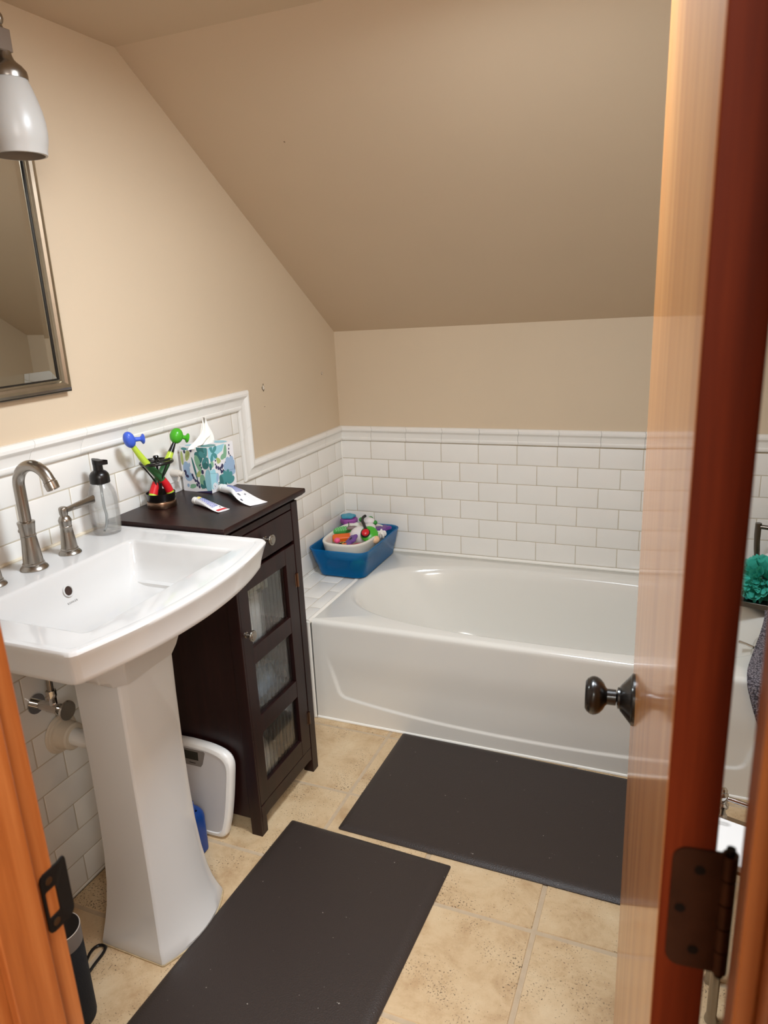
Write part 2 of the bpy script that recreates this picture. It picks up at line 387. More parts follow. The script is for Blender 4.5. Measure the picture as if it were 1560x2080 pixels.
    def lip(p, x): # the lip bends round the jamb edge
        y, z = p[0], p[1]; t = max(0, y + 2.327)
        return (JL + x - t*t*18, y, z)
    q.loft([[lip(p, -.0005) for p in O], [lip(p, .0022) for p in O], [lip(p, .0022) for p in I], [lip(p, -.0005) for p in I]], False, False)
    sp = q.build('strike_plate', BRONZE, jl, ang=50); plabel(sp, 'dark bronze strike plate with a square latch hole')
    for z in (.8265, .8765):
        q = MB(); q.lathe([(.0001,.0005),(.0042,.0007),(.0042,-.001)], 16, xf=Matrix.Translation((JL+.0022, -2.338, z)) @ Matrix.Rotation(pi/2, 4, 'Y'))
        q.build('screw', PEWTER, sp)
    # hallway enclosure behind the camera
    q = MB(); q.box(-.7, -.6, -4.4, -2.45, -.06, 2.4); struct(q.build('wall_hall_left', HALLW), 'hallway wall on the left outside the bathroom', 'wall')
    q = MB(); q.box(3.0, 3.1, -4.4, -2.45, -.06, 2.4); struct(q.build('wall_hall_right', HALLW), 'hallway wall on the right outside the bathroom', 'wall')
    q = MB(); q.box(-.7, 3.1, -4.5, -4.4, -.06, 2.4); struct(q.build('wall_hall_back', HALLW), 'hallway wall facing the bathroom door', 'wall')
    q = MB(); q.box(-.7, -.1, -2.46, -2.44, -.06, 2.4); q.box(RW+.1, 3.1, -2.46, -2.44, -.06, 2.4)
    struct(q.build('wall_hall_front', HALLW), 'hallway wall to either side of the bathroom', 'wall')
    q = MB(); q.box(-.7, 3.1, -4.5, -2.45, 2.3, 2.4); struct(q.build('ceiling', HALLW), 'flat hallway ceiling outside the bathroom', 'ceiling')
    return JL, JR
JL, JR = shell()

# ------------------------------------------------------------------ wall tiles
def pillow(m, c, u, v, n, a0, a1, b0, b1, t=.005, e=.0022, mi=0):
    """one tile: rectangle a0..a1 x b0..b1 in axes u, v standing out along n"""
    c, u, v, n = Vector(c), Vector(u), Vector(v), Vector(n)
    def ring(i, h): return [c+u*(a0+i)+v*(b0+i)+n*h, c+u*(a1-i)+v*(b0+i)+n*h, c+u*(a1-i)+v*(b1-i)+n*h, c+u*(a0+i)+v*(b1-i)+n*h]
    m.loft([ring(0, 0), ring(0, t-e*.7), ring(e*.45, t-e*.2), ring(e*1.2, t)], False, True, mi)
TW, TH, JT = .155, .0778, .0010
def field(name, label, c, u, v, n, ua, ub, va, vb, row0, col0, bed):
    m = MB(); c0, U, V, N = Vector(c), Vector(u), Vector(v), Vector(n)
    r = 0
    z = row0
    while z > va - TH: z -= TH; r -= 1
    while z < vb:
        lo, hi = max(z, va), min(z+TH, vb)
        if hi - lo > .006:
            x = col0 + (TW/2 if r % 2 else 0)
            while x > ua: x -= TW
            while x < ub:
                a, b = max(x, ua), min(x+TW, ub)
                if b - a > .006: pillow(m, c, u, v, n, a+JT, b-JT, lo+JT, hi-JT, .0055+random.uniform(-.0002, .0002))
                x += TW
        z += TH; r += 1
    # grout bed
    def P(a, b, h): return c0+U*a+V*b+N*h
    q = [P(ua, va, .0001), P(ub, va, .0001), P(ub, vb, .0001), P(ua, vb, .0001), P(ua, va, .0045), P(ub, va, .0045), P(ub, vb, .0045), P(ua, vb, .0045)]
    m.add(q, [(0,3,2,1),(4,5,6,7),(0,1,5,4),(1,2,6,5),(2,3,7,6),(3,0,4,7)], 1)
    return struct(m.build(name, [TILE, GROUT], ang=60), label, 'wall tile')
ZR = .8555
# the measured tile faces lie on x=0 / y=0, so the tiling is set 5 mm back into the plaster line
field('trim_10', 'white subway tiles on the left wall behind the sink and cabinet', (-.005,0,0), (0,1,0), (0,0,1), (1,0,0), -2.328, -.752, 0, 1.098, 1.0215-TH*14, -1.486-TW*.5-TW, None)
field('trim_11', 'white subway tiles on the left wall above the tiled ledge', (-.005,0,0), (0,1,0), (0,0,1), (1,0,0), -.752, -.0005, .376, ZR+.004, .8542-TH*7, -.1396-TW*1.5, None)
field('trim_12', 'white subway tiles on the back wall above the bathtub', (0,.005,0), (1,0,0), (0,0,1), (0,-1,0), .0005, RW-.0005, .388, ZR+.004, .8545-TH*7+.001, .0584+TW/2, None)
field('trim_13', 'white subway tiles on the tub ledge beside the toy bin', (0,0,.3695), (0,1,0), (1,0,0), (0,0,1), -.742, -.002, .003, .196, .07-TH*2, -.41, None)
# move the wall-left tiling rows: ledge body
m = MB(); m.box(.0005, .1965, -.745, -.001, 0, .3695)
pillow(m, (0,-.745,0), (1,0,0), (0,0,1), (0,-1,0), .004, .19, .30, .366, .004, mi=0)
for k in range(4): pillow(m, (0,-.745,0), (1,0,0), (0,0,1), (0,-1,0), .004, .19, .30-TH*(k+1)+.002, .30-TH*k-.002 if k else .298, .004, mi=0)
struct(m.build('trim_14', [TILE], ang=60), 'tiled ledge wall between the left wall and the bathtub', 'tiled ledge')
m = MB(); m.tube([(.2015, -.752, .371), (.2015, -.01, .371)], .0085, 10)
m.tube([(.2015, -.7525, .003), (.2015, -.7525, .372)], .006, 8)
struct(m.build('trim_15', CAULK), 'white edge strip between the tiled ledge and the bathtub', 'caulk strip')

# chair rail: profile given as (distance inward from the outer edge, protrusion)
PROF = [(0,-.005),(0,.007),(.003,.0125),(.009,.0165),(.016,.0165),(.021,.0135),(.0245,.0095),(.028,.008),(.046,.0075),(.048,.0095),(.0535,.0105),(.0575,.0095),(.0605,.007),(.0605,-.005)]
def rail(name, label, secs, cuts):
    m = MB()
    for (a, b), cl in zip(secs, cuts):
        # a, b: functions (d, p) -> point at the two ends ; cl: cut fractions
        ts = [0] + list(cl) + [1]
        A = [Vector(a(d, p)) for d, p in PROF]; B = [Vector(b(d, p)) for d, p in PROF]
        for t0, t1 in zip(ts[:-1], ts[1:]):
            def at(t, off):
                out = []
                for q, w in zip(A, B):
                    L = (w-q).length; out.append(q.lerp(w, min(1, max(0, t + off/L))))
                return out
            o0 = .0006 if t0 > 0 else 0; o1 = -.0006 if t1 < 1 else 0
            m.loft([at(t0, o0), at(t1, o1)], True, True)
    return struct(m.build(name, RAIL, ang=28), label, 'chair rail')
Ye, Zu, Zl = -.6905, 1.1545, .9170
def fr(y0, y1, ys): return sorted([(y-y0)/(y1-y0) for y in ys])
rail('trim_16', 'white ceramic chair rail stepping down on the left wall',
     [(lambda d, p: (p, -2.328, Zu-d), lambda d, p: (p, Ye-d, Zu-d)),
      (lambda d, p: (p, Ye-d, Zu-d), lambda d, p: (p, Ye-d, Zl-d)),
      (lambda d, p: (p, Ye-d, Zl-d), lambda d, p: (p, -p, Zl-d))],
     [fr(-2.328, Ye, [-2.205,-2.046,-1.888,-1.729,-1.5704,-1.412,-1.2509,-1.0941,-.936,-.80]), [.42], fr(Ye, 0, [-.61,-.455,-.30,-.145])])
rail('trim_17', 'white ceramic chair rail along the back wall above the tub tiles',
     [(lambda d, p: (p, -p, Zl-d), lambda d, p: (RW, -p, Zl-d+.006))], [fr(0, RW, [.136+.155*k for k in range(11) if .136+.155*k < RW-.03])])
m = MB(); m.tube([(.0012, -.0012, .376), (.0012, -.0012, .858)], .0028, 8)
struct(m.build('trim_19', CAULK), 'thin caulk line in the tiled corner above the ledge', 'caulk strip')
m = MB(); m.tube([(.0012, -.742, .3756), (.0012, -.001, .3756)], .004, 8); m.tube([(.002, -.0012, .3756), (.2, -.0012, .3756)], .004, 8)
struct(m.build('trim_20', CAULK), 'thin caulk line where the tiled ledge meets the walls', 'caulk strip')
m = MB(); m.tube([(.19, -.004, .3815), (RW, -.004, .3825)], .0075, 10)
struct(m.build('trim_18', CAULK), 'white bead trim where the back wall tiles meet the tub', 'caulk strip')
# ------------------------------------------------------------------ pedestal sink
SY, SZ = -1.6885, .903
sink = thing('pedestal_sink', 'white porcelain pedestal sink with square basin, standing left of the dark cabinet', 'sink', (.24, SY, 0))
def sink_outline(d, bow=.047, x1=.478, hw=.2995, xb=.0035):
    """plan outline: straight back and sides, bowed front, tight corner rounding"""
    h = hw - d; xf = x1 - d; pts = [(xb, -h), (xb, h)]
    n = 28; r = .012
    pts.append((xf - r*1.2, h)); pts.append((xf - r*.35, h - r*.2))
    for i in range(n+1):
        t = -1 + 2*i/n; y = -t*(h - r*.9)
        pts.append((xf + bow*(1 - (y/h)**2), y))
    pts.append((xf - r*.35, -h + r*.2)); pts.append((xf - r*1.2, -h))
    return [(x, SY + y) for x, y in pts]
def make_sink():
    c = (.285, SY)
    inner = [(p[0], p[1]) for p in rrect(.150, .432, SY-.219, SY+.219, .012, 0, 4)]
    def inn(d):
        b = .030
        q = rrect(.150+d, .432-d, SY-.219+d, SY+.219-d, .014+d*.3, 0, 5)
        return [(x + (b*(1-((y-SY)/.219)**2) if x > .3 else 0), y) for x, y, z in q]
    angs = [2*pi*i/240 for i in range(240)]
    for P in (sink_outline(0), inn(0)):
        for x, y in P:
            if abs(y-SY) > .17 or x < .02: angs.append(atan2(y-c[1], x-c[0]) % (2*pi))
    angs = sorted(set(round(a, 5) for a in angs))
    R = lambda P, z: radial(P, c, angs, z)
    O = sink_outline
    m = MB(); loops = []
    # underside to rim
    neck = [(.004, SY-.19), (.30, SY-.165), (.345, SY-.095), (.352, SY), (.345, SY+.095), (.30, SY+.165), (.004, SY+.19)]
    def shrink(P, k): return [(max(.004, c[0]+(x-c[0])*k), c[1]+(y-c[1])*k) for x, y in P]
    cn = (.2, SY)
    yc = SY+.020
    def nk(xf, h, ch): return [(.004, yc-h), (xf-ch, yc-h), (xf, yc-h+ch*1.2), (xf, yc+h-ch*1.2), (xf-ch, yc+h), (.004, yc+h)]
    loops += [R(nk(.336, .090, .02), .690), R(nk(.340, .0935, .02), .6925), R(nk(.347, .120, .034), .712), R(nk(.352, .146, .048), .736), R(nk(.356, .152, .052), .752), R(nk(.366, .160, .055), .81)]
    loops += [R(O(.045, .036), .832), R(O(.024, .040), .8345), R(O(.0145), .8375), R(O(.0125), .841)]
    loops += [R(O(.0115), .848), R(O(.0095), .860), R(O(.0062), .874), R(O(.003), .886), R(O(.001), .892), R(O(.0), .897), R(O(.0012), .9005), R(O(.004), SZ)]
    # raised lip, small step, flat rim, bowl
    loops += [R(O(.0135), SZ), R(O(.0165), SZ-.0008), R(O(.0185), SZ-.0032), R(O(.024), SZ-.0038)]
    loops += [R(inn(-.007), SZ-.0038), R(inn(-.003), SZ-.0046), R(inn(0), SZ-.0072), R(inn(.002), SZ-.012)]
    loops += [R(inn(.009), SZ-.05), R(inn(.0145), SZ-.068), R(inn(.022), SZ-.082), R(inn(.031), SZ-.093), R(inn(.042), SZ-.102), R(inn(.055), SZ-.109), R(inn(.070), SZ-.1145), R(inn(.088), SZ-.119), R(inn(.105), SZ-.122), R(inn(.122), SZ-.124)]
    m.loft(loops, True, True)
    return m.build('basin', PORC, sink, ang=32)
basin = make_sink()
# overflow hole: a recessed dark cup with a white rim on the back wall of the bowl
n_ = Vector((.955, 0, .29)).normalized(); oc = Vector((.1575, SY+.004, .8535))
m = MB(); M = Matrix.Translation(oc) @ lookrot(n_)
m.lathe([(.0135,.0035),(.0125,.0048),(.0105,.0048),(.0098,.003)], 28, 0, M, False, False)
ov = m.build('overflow_ring', PORC, sink)
m = MB(); m.lathe([(.0001,.0026),(.0104,.0026)], 28, 0, M, False, False)
m.build('overflow_opening', mat('brown_dark_hollow', (52,34,26), .8), ov)
m = MB(); m.lathe([(.0105,.003),(.0104,.0036)], 14, 0, M, False, False)
# maker's mark stamped under the overflow
def text_mesh(name, s, size, M, material, parent, extrude=.0002, align='CENTER'):
    cu = bpy.data.curves.new(name, 'FONT'); cu.body = s; cu.size = size; cu.extrude = extrude; cu.align_x = align; cu.space_character = 1.25
    t = bpy.data.objects.new(name, cu); COL.objects.link(t)
    dg = bpy.context.evaluated_depsgraph_get(); me = bpy.data.meshes.new_from_object(t.evaluated_get(dg))
    COL.objects.unlink(t); bpy.data.objects.remove(t); bpy.data.curves.remove(cu)
    me.transform(Matrix.Translation(-Vector(parent['_o'])) @ M); me.materials.clear(); me.materials.append(material)
    o = bpy.data.objects.new(name, me); COL.objects.link(o); o.parent = parent; o['_o'] = parent['_o']; return o
def facing(c, right, normal):
    r = Vector(right).normalized(); n = Vector(normal).normalized(); u = n.cross(r)
    return Matrix.Translation(c) @ Matrix((r, u, n)).transposed().to_4x4()
text_mesh('maker_mark', 'KOHLER', .0062, facing((.1687, SY+.004, .8285), (0,1,0), (.88,0,.47)), mat('grey_stamp', (140,138,134), .5), sink)
# drain in the bowl floor
m = MB(); m.lathe([(.0001,.006),(.012,.005),(.02,.003),(.026,.0),(.026,-.003)], 28, xf=Matrix.Translation((.27, SY, SZ-.1255)))
plabel(m.build('drain', NICKEL, sink), 'brushed nickel drain')
# pedestal column, flared foot with bowed front
def ped_outline(xf, hw, xb, hb, bow, n=10):
    P = [(xb, -hb)]
    r = .006
    P.append((xf-r, -hw)); P.append((xf-.0015, -hw+r*.5))
    for i in range(n+1):
        t = -1+2*i/n; P.append((xf + bow*(1-t*t), t*(hw-r)))
    P.append((xf-.0015, hw-r*.5)); P.append((xf-r, hw)); P.append((xb, hb))
    return P
m = MB(); loops = []; PY = -1.660
for z, xf, hw, xb, bow in ((0,.350,.1165,.172,.030),(.012,.351,.1165,.172,.030),(.03,.344,.111,.174,.027),(.06,.337,.1035,.178,.022),(.10,.331,.097,.184,.018),(.16,.326,.091,.190,.013),(.24,.322,.0865,.194,.010),(.34,.320,.0845,.196,.008),(.46,.319,.084,.197,.007),(.58,.320,.0845,.197,.007),(.70,.322,.086,.197,.008)):
    loops.append([(x, PY+y, z) for x, y in ped_outline(xf, hw, xb, hw*.985, bow)])
m.loft(loops, True, True)
m.build('pedestal', PORC, sink, ang=32)
m = MB(); m.loft([[(x, PY+y, z) for x, y in ped_outline(.3525, .119, .170, .1175, .031)] for z in (0, .0035)], True, True)
m.build('base_caulk', vary(mat('aged_beige_caulk', (178,158,124), .8), .15, 60), sink)

m = MB(); m.tube([(.0025, SY-.297, SZ-.001), (.0025, SY+.297, SZ-.001)], .004, 8); m.build('wall_caulk', mat('cream_caulk', (222,210,188), .6), sink)
# spout
def mv(x, y, z): return Matrix.Translation((x, y, z))
fx, fy = .079, SY+.0
BASE = [(.0001,0),(.0285,0),(.0290,.002),(.0275,.005),(.0235,.009),(.0215,.0105),(.0225,.0125),(.0220,.015),(.0205,.016)]
m = MB(); m.lathe(BASE + [(.0195,.03),(.0165,.062),(.0150,.0735),(.0162,.0745),(.0164,.0765),(.0150,.0775),(.0148,.079),(.0172,.099),(.0180,.1035),(.0178,.1055),(.0150,.1065),(.0115,.107)], 40, xf=mv(fx, fy, SZ-.004))
# pull knob of the drain rod, behind the spout
m.tube([(fx-.021, fy-.001, SZ+.0), (fx-.021, fy-.001, SZ+.077)], .0022, 8)
m.ell((fx-.021, fy-.001, SZ+.079), (.0045,.0045,.005), 12, 8)
sp = m.build('spout', NICKEL, sink, ang=40); plabel(sp, 'brushed nickel gooseneck spout')
m = MB(); R0 = .0118; path = [(fx, fy, SZ+.10)]
zc = SZ+.178; ra = .0455
for i in range(0, 25):
    a = pi - (pi*.885)*i/24
    path.append((fx + ra + ra*cos(a), fy, zc + ra*1.02*sin(a)))
path.insert(1, (fx, fy, SZ+.13)); path.insert(2, (fx, fy, SZ+.16))
m.tube(path, R0, 20)
m.build('spout_neck', NICKEL, sp)
e = Vector(path[-1]); d = (Vector(path[-1])-Vector(path[-2])).normalized()
m = MB(); m.lathe([(.0001,-.002),(.0125,-.002),(.0128,0),(.0122,.0025),(.0138,.004),(.0132,.017),(.0128,.019),(.0105,.019),(.010,.012),(.0001,.012)], 28, xf=Matrix.Translation(e) @ lookrot(d))
m.build('aerator', NICKEL, sp)
def handle(y, sgn, hid=False):
    m = MB(); s = .86; hx = .079
    m.lathe([(r*s, z*s) for r, z in BASE] + [(.0168,.024),(.0138,.05),(.0124,.0615),(.0132,.0628),(.0133,.0645),(.0126,.0655),(.0138,.0745),(.0145,.0785),(.0142,.080),(.0112,.0865),(.0085,.0885),(.0082,.09),(.0092,.0925),(.0098,.104),(.0092,.1075),(.0085,.1082),(.006,.1095),(.0001,.1095)], 36, xf=mv(hx, y, SZ-.004))
    h = m.build('tap_handle', NICKEL, sink, ang=40); plabel(h, 'brushed nickel lever tap handle')
    m = MB()
    secs = []
    for k in range(9):
        t = k/8; yy = y + sgn*(.007 + .085*t); zz = SZ + .0955 + .004*t; w = .0042+.0022*t; hh = .0058+.0038*t
        secs.append([(hx + a*w, yy, zz + b*hh) for a, b in ((-1,-.6),(-.6,-1),(.6,-1),(1,-.6),(1,.6),(.6,1),(-.6,1),(-1,.6))])
    m.loft(secs); m.build('lever', NICKEL, h, bevel=.001)
handle(SY+.1015, 1); handle(SY-.1015, -1)

# ------------------------------------------------------------------ pipes under the sink
v = thing('shutoff_valve', 'chrome water shutoff valve with braided hose on the tiled wall under the sink', 'valve', (0, -1.665, .55))
m = MB(); vy, vz = -1.690, .556
m.tube([(.001, vy, vz), (.004, vy, vz)], .024, 24); m.tube([(.003, vy, vz), (.045, vy, vz)], .011, 18)
m.build('escutcheon', CHROME, v)
m = MB(); m.tube([(.040, vy, vz), (.074, vy, vz)], .0125, 8); m.tube([(.057, vy, vz), (.057, vy, vz+.03)], .0095, 8); m.tube([(.057, vy, vz+.028), (.057, vy, vz+.045)], .0115, 6)
m.tube([(.072, vy, vz), (.092, vy, vz)], .006, 12)
m.build('valve_body', CHROME, v, ang=30)
m = MB(); pts = []
prof = [(.0001,.090),(.012,.090),(.021,.092),(.0235,.096),(.022,.100),(.013,.099),(.0001,.0985)]
m.lathe(prof, 32, xf=Matrix.Translation((0, vy, vz)) @ Matrix.Rotation(pi/2, 4, 'Y'))
h = m.build('valve_handle', CHROME, v); h.scale = (1, 1, 1)
m = MB(); p = catmull([(.057, vy, vz+.044), (.057, vy, vz+.085), (.056, vy-.012, vz+.12), (.054, vy-.045, vz+.148), (.05, vy-.10, vz+.165), (.05, vy-.14, vz+.20), (.055, vy-.155, vz+.27)], 14)
rad = [.0068 + .0006*(i % 2) for i in range(len(p))]
m.tube(p, rad, 12); m.build('braided_hose', NICKEL, v, ang=60)
t = thing('drain_pipe', 'white plastic sink drain pipe entering the tiled wall with a flange', 'pipe', (0, -1.635, .45))
dy, dz = -1.640, .447
m = MB(); m.tube([(.012, dy, dz), (.255, dy, dz)], .0205, 24); m.build('pipe', WHITEP, t)
m = MB(); m.lathe([(.0001,0),(.047,0),(.049,.003),(.046,.007),(.043,.008),(.041,.012),(.036,.013),(.034,.02),(.033,.044),(.029,.047),(.0205,.047)], 40, xf=Matrix.Translation((.0012, dy, dz)) @ Matrix.Rotation(pi/2, 4, 'Y'))
m.build('wall_flange', mat('old_cream_plastic', (214,200,180), .5), t, ang=25)
m = MB(); ty = -1.652
m.tube([(.235, SY+.02, .66), (.235, SY+.02, .60)], .019, 20)
m = MB(); m.tube([(.115, -1.652, .735), (.115, -1.652, .64)], .0165, 24); m.tube([(.115, -1.652, .735), (.115, -1.652, .70)], .02, 24)
tp = m.build('tailpiece', CHROME, sink); plabel(tp, 'chrome pipe end under the basin')
m = MB(); m.lathe([(.0001,0),(.012,.001),(.0165,.006),(.0172,.012),(.0172,.034),(.0001,.034)], 24, xf=mv(.115, -1.652, .608)); m.build('end_cap', mat('tan_plastic_cap', (176,150,118), .45), tp)

# ------------------------------------------------------------------ soap bottle
bx, by, bz = .052, -1.4375, SZ-.0036
soap = thing('soap_dispenser', 'clear foaming soap pump bottle with black pump on the sink deck', 'soap dispenser', (bx, by, bz))
prof = [(.0285,0),(.0315,.0015),(.0330,.006),(.0345,.02),(.0358,.05),(.0358,.075),(.0345,.094),(.031,.109),(.0250,.121),(.0205,.1265),(.0195,.131)]
m = MB(); m.lathe([(.0001,.0)] + prof, 40, xf=mv(bx, by, bz), cap1=False)
inn_ = [(.0001,.008)] + [(r-.0022, max(.008, z)) for r, z in prof[2:]]
m.lathe(inn_, 40, xf=mv(bx, by, bz), cap1=False)
vs = m  # outer and inner skin, joined at the neck
a = prof[-1]; b2 = inn_[-1]
m.lathe([(a[0], a[1]), (b2[0], b2[1])], 40, xf=mv(bx, by, bz), cap0=False, cap1=False)
m.build('bottle', GLASS, soap)
m = MB(); fill = [(.0001,.0084)] + [(r-.0024, z) for r, z in prof[2:] if .0084 < z < .1] + [(.0318,.0985),(.0001,.0985)]
m.lathe(fill, 40, xf=mv(bx, by, bz)); plabel(m.build('liquid_soap', SOAP, soap), 'clear liquid soap filling most of the bottle')
m = MB(); p = catmull([(bx, by, bz+.128), (bx, by, bz+.07), (bx+.001, by+.002, bz+.045), (bx+.004, by-.006, bz+.02), (bx+.01, by-.02, bz+.012)], 8)
m.tube(p, .0026, 10); m.build('dip_tube', DIPT, soap)
m = MB(); m.lathe([(.0001,.121),(.0085,.121),(.0085,.138),(.0001,.138)], 20, xf=mv(bx, by, bz)); m.build('pump_core', DIPT, soap)
m = MB(); m.lathe([(.0001,.1265),(.0225,.1265),(.0235,.1275),(.0235,.140),(.0225,.147),(.0185,.153),(.0135,.1565),(.0115,.158),(.0112,.172),(.0001,.172)], 36, xf=mv(bx, by, bz))
m.build('pump_collar', BLACKP, soap)
m = MB(); M = mv(bx, by, bz) @ Matrix.Rotation(radians(28), 4, 'Z')
lo = []
for k in range(7):
    z = .1705 + .0165*k/6
    s = 1 if k else .94
    hgt = z
    lo.append([( .0118*s*cos(2*pi*i/28)+(.013*max(0, cos(2*pi*i/28))**3), .0118*s*sin(2*pi*i/28)*(1-.25*max(0, cos(2*pi*i/28))**2), min(z, .187 - .0045*(cos(2*pi*i/28)+1)*(k/6))) for i in range(28)])
m.loft(lo, xf=M); m.build('pump_head', BLACKP, soap, ang=45, bevel=.0008)
# ------------------------------------------------------------------ storage cabinet
CX1, CYn, CYf, CT = .342, -1.342, -1.005, .913
cab = thing('storage_cabinet', 'tall dark espresso wood cabinet with ribbed glass door between sink and tub', 'cabinet', (.17, -1.173, 0))
m = MB()
top = [(.004,-1.386),(.358,-1.386),(.358,-.979),(.004,-.979)]
def tl(d, z): return [(.004,-1.386+d,z),(.358-d,-1.386+d,z),(.358-d,-.979-d,z),(.004,-.979-d,z)]
m.loft([tl(.024,.884), tl(.020,.8885), tl(.010,.893), tl(.0055,.8955), tl(.005,.898), tl(.0015,.899), tl(0,.902), tl(0,.9095), tl(.0015,CT)])
ctop = m.build('top', ESP, cab, ang=30, bevel=.0008)
cab_z = .884
for (a, b, c, d) in ((CX1-.034, CX1, CYn, CYn+.0075), (.012, .046, CYn, CYn+.030), (CX1-.034, CX1, CYf-.032, CYf), (.012, .046, CYf-.032, CYf)):
    m = MB(); m.box(a, b, c, d, 0, cab_z)
    if d - c < .01: m.box(a, b, c+.0076, c+.030, 0, .0905)
    m.build('leg', ESP, cab, bevel=.0012)
m = MB(); m.box(.0465, CX1-.0345, CYn+.004, CYn+.016, .05, cab_z); m.build('side_panel', ESP, cab)
m = MB(); m.box(.0465, CX1-.0345, CYf-.016, CYf-.004, .05, cab_z); m.build('side_panel', ESP, cab)
m = MB(); m.box(.014, .020, CYn+.031, CYf-.033, .05, cab_z); m.build('back_panel', ESPIN, cab)
m = MB()
m.prism([(CYn+.0305, .0905), (CYn+.0305, .046), (CYn+.05, .05), (CYf-.05, .05), (CYf-.0325, .046), (CYf-.0325, .0905)], CX1-.021, CX1-.002, 'x')
m.build('front_rail', ESP, cab, bevel=.001)
m = MB(); m.box(CX1-.02, CX1-.002, CYn+.008, CYf-.0325, .8655, cab_z); m.build('front_rail', ESP, cab, bevel=.001)
for z in (.085, .325, .525, .768):
    m = MB(); m.box(.021, CX1-.03, CYn+.017, CYf-.034, z-.012, z); m.build('shelf', ESPIN, cab)
# drawer
DY0, DY1 = -1.3335, -1.0405
m = MB(); m.box(CX1-.019, CX1-.001, DY0, DY1, .7735, .8625); m.box(.05, CX1-.019, DY0+.03, DY1-.01, .78, .855)
dr = m.build('drawer', ESP, cab, bevel=.001)
KN = [(.0001,-.001),(.0085,0),(.0085,.002),(.0055,.004),(.0045,.009),(.006,.0125),(.0075,.0145),(.0125,.017),(.0152,.0195),(.0155,.0215),(.0145,.024),(.011,.0245),(.0095,.0258),(.0001,.0265)]
def knob(y, z, par):
    m = MB(); m.lathe(KN, 28, xf=Matrix.Translation((CX1-.001, y, z)) @ Matrix.Rotation(pi/2, 4, 'Y'))
    plabel(m.build('knob', NICKEL, par, ang=25), 'pewter coloured round knob')
knob(-1.187, .824, dr)
# door with three panes
DZ0, DZ1 = .0935, .7625
PY0, PY1 = -1.290, -1.092
rows = [(.147, .299), (.351, .507), (.556, .716)]
m = MB(); xa, xb = CX1-.019, CX1-.0005
m.box(xa, xb, DY0, PY0, DZ0, DZ1); m.box(xa, xb, PY1, DY1, DZ0, DZ1)
zz = [DZ0] + [v for r in rows for v in r] + [DZ1]
for k in range(0, len(zz), 2): m.box(xa, xb-.0006, PY0, PY1, zz[k], zz[k+1])
door = m.build('door', ESP, cab, bevel=.001)
for z0, z1 in rows:
    m = MB(); n = 11; P = []
    w = (PY1-PY0+.004)/n; y0 = PY0-.002
    for k in range(n):
        for t, hgt in ((0, .0002), (.03, .0015), (.07, .0021), (.11, .0015), (.15, .0001), (.35, .0006), (.575, .0008), (.80, .0006)):
            P.append((xb-.0085 + hgt, y0 + (k+t)*w))
    P.append((xb-.0085, y0+n*w))
    back = [(xb-.0118, y) for x, y in P]
    q0, q1 = z0-.002, z1+.002
    for a, b in ((P, 1),):
        nn = len(P); vs = [(x, y, q0) for x, y in P] + [(x, y, q1) for x, y in P] + [(x, y, q0) for x, y in back] + [(x, y, q1) for x, y in back]; fs = []
        for i in range(nn-1):
            fs += [(i, i+1, nn+i+1, nn+i), (2*nn+i, 3*nn+i, 3*nn+i+1, 2*nn+i+1), (i, 2*nn+i, 2*nn+i+1, i+1), (nn+i, nn+i+1, 3*nn+i+1, 3*nn+i)]
        fs += [(0, nn, 3*nn, 2*nn), (nn-1, 3*nn-1, 4*nn-1, 2*nn-1)]
        m.add(vs, fs)
    plabel(m.build('glass_pane', REED, door, ang=50), 'vertically ribbed clear glass pane')
knob(-1.318, .606, door)
for z in (.652, .196):
    m = MB(); m.tube([(CX1+.0012, DY1+.002, z-.021), (CX1+.0012, DY1+.002, z+.021)], .0038, 12); m.box(CX1-.003, CX1+.0002, DY1-.009, DY1+.002, z-.020, z+.020)
    plabel(m.build('hinge', COPPER, door), 'small bronze butt hinge')
# things kept behind the panes
def solid(name, label, cat, x0, x1, y0, y1, z0, z1, mt, bev=.006, rot=0):
    m = MB(); M = mv((x0+x1)/2, (y0+y1)/2, 0) @ Matrix.Rotation(rot, 4, 'Z') @ mv(-(x0+x1)/2, -(y0+y1)/2, 0)
    m.box(x0, x1, y0, y1, z0, z1, xf=M); o = m.build(name, mt, None, loc=((x0+x1)/2, (y0+y1)/2, z0), bevel=bev, bseg=3); return tag(o, label, cat)
solid('white_package', 'white package on the shelf behind the upper ribbed glass pane', 'package', .21, .305, -1.30, -1.185, .526, .672, vary(mat('white_paper_wrap', (236,238,238), .7), .06, 20))
solid('cream_box', 'cream box lying on the white package behind the upper ribbed pane', 'box', .20, .300, -1.315, -1.155, .6735, .735, mat('cream_card', (206,206,186), .7), .003)
def bundle(name, label, cat, c, r, mt, seed):
    rnd = random.Random(seed); m = MB(); loops = []
    for k in range(1, 12):
        ph = -pi/2 + pi*k/12
        loops.append([(c[0]+r[0]*cos(ph)**.5*cos(t)*(1+.10*rnd.uniform(-1, 1)), c[1]+r[1]*cos(ph)**.5*sin(t)*(1+.10*rnd.uniform(-1, 1)), c[2]+r[2]*(1+sin(ph))) for t in [2*pi*i/22 for i in range(22)]])
    m.loft(loops); o = m.build(name, mt, None, loc=c, ang=80); return tag(o, label, cat)
bundle('plastic_package', 'crumpled blue and white plastic package behind the middle ribbed pane', 'package', (.235, -1.175, .3258), (.055, .105, .048), vary(mat('blue_white_film', (150,176,205), .25), .5, 34), 5)
solid('brown_box', 'reddish brown box at the back behind the lowest ribbed pane', 'box', .13, .20, -1.29, -1.08, .0858, .27, vary(mat('reddish_card', (120,72,58), .6), .2, 12), .003)
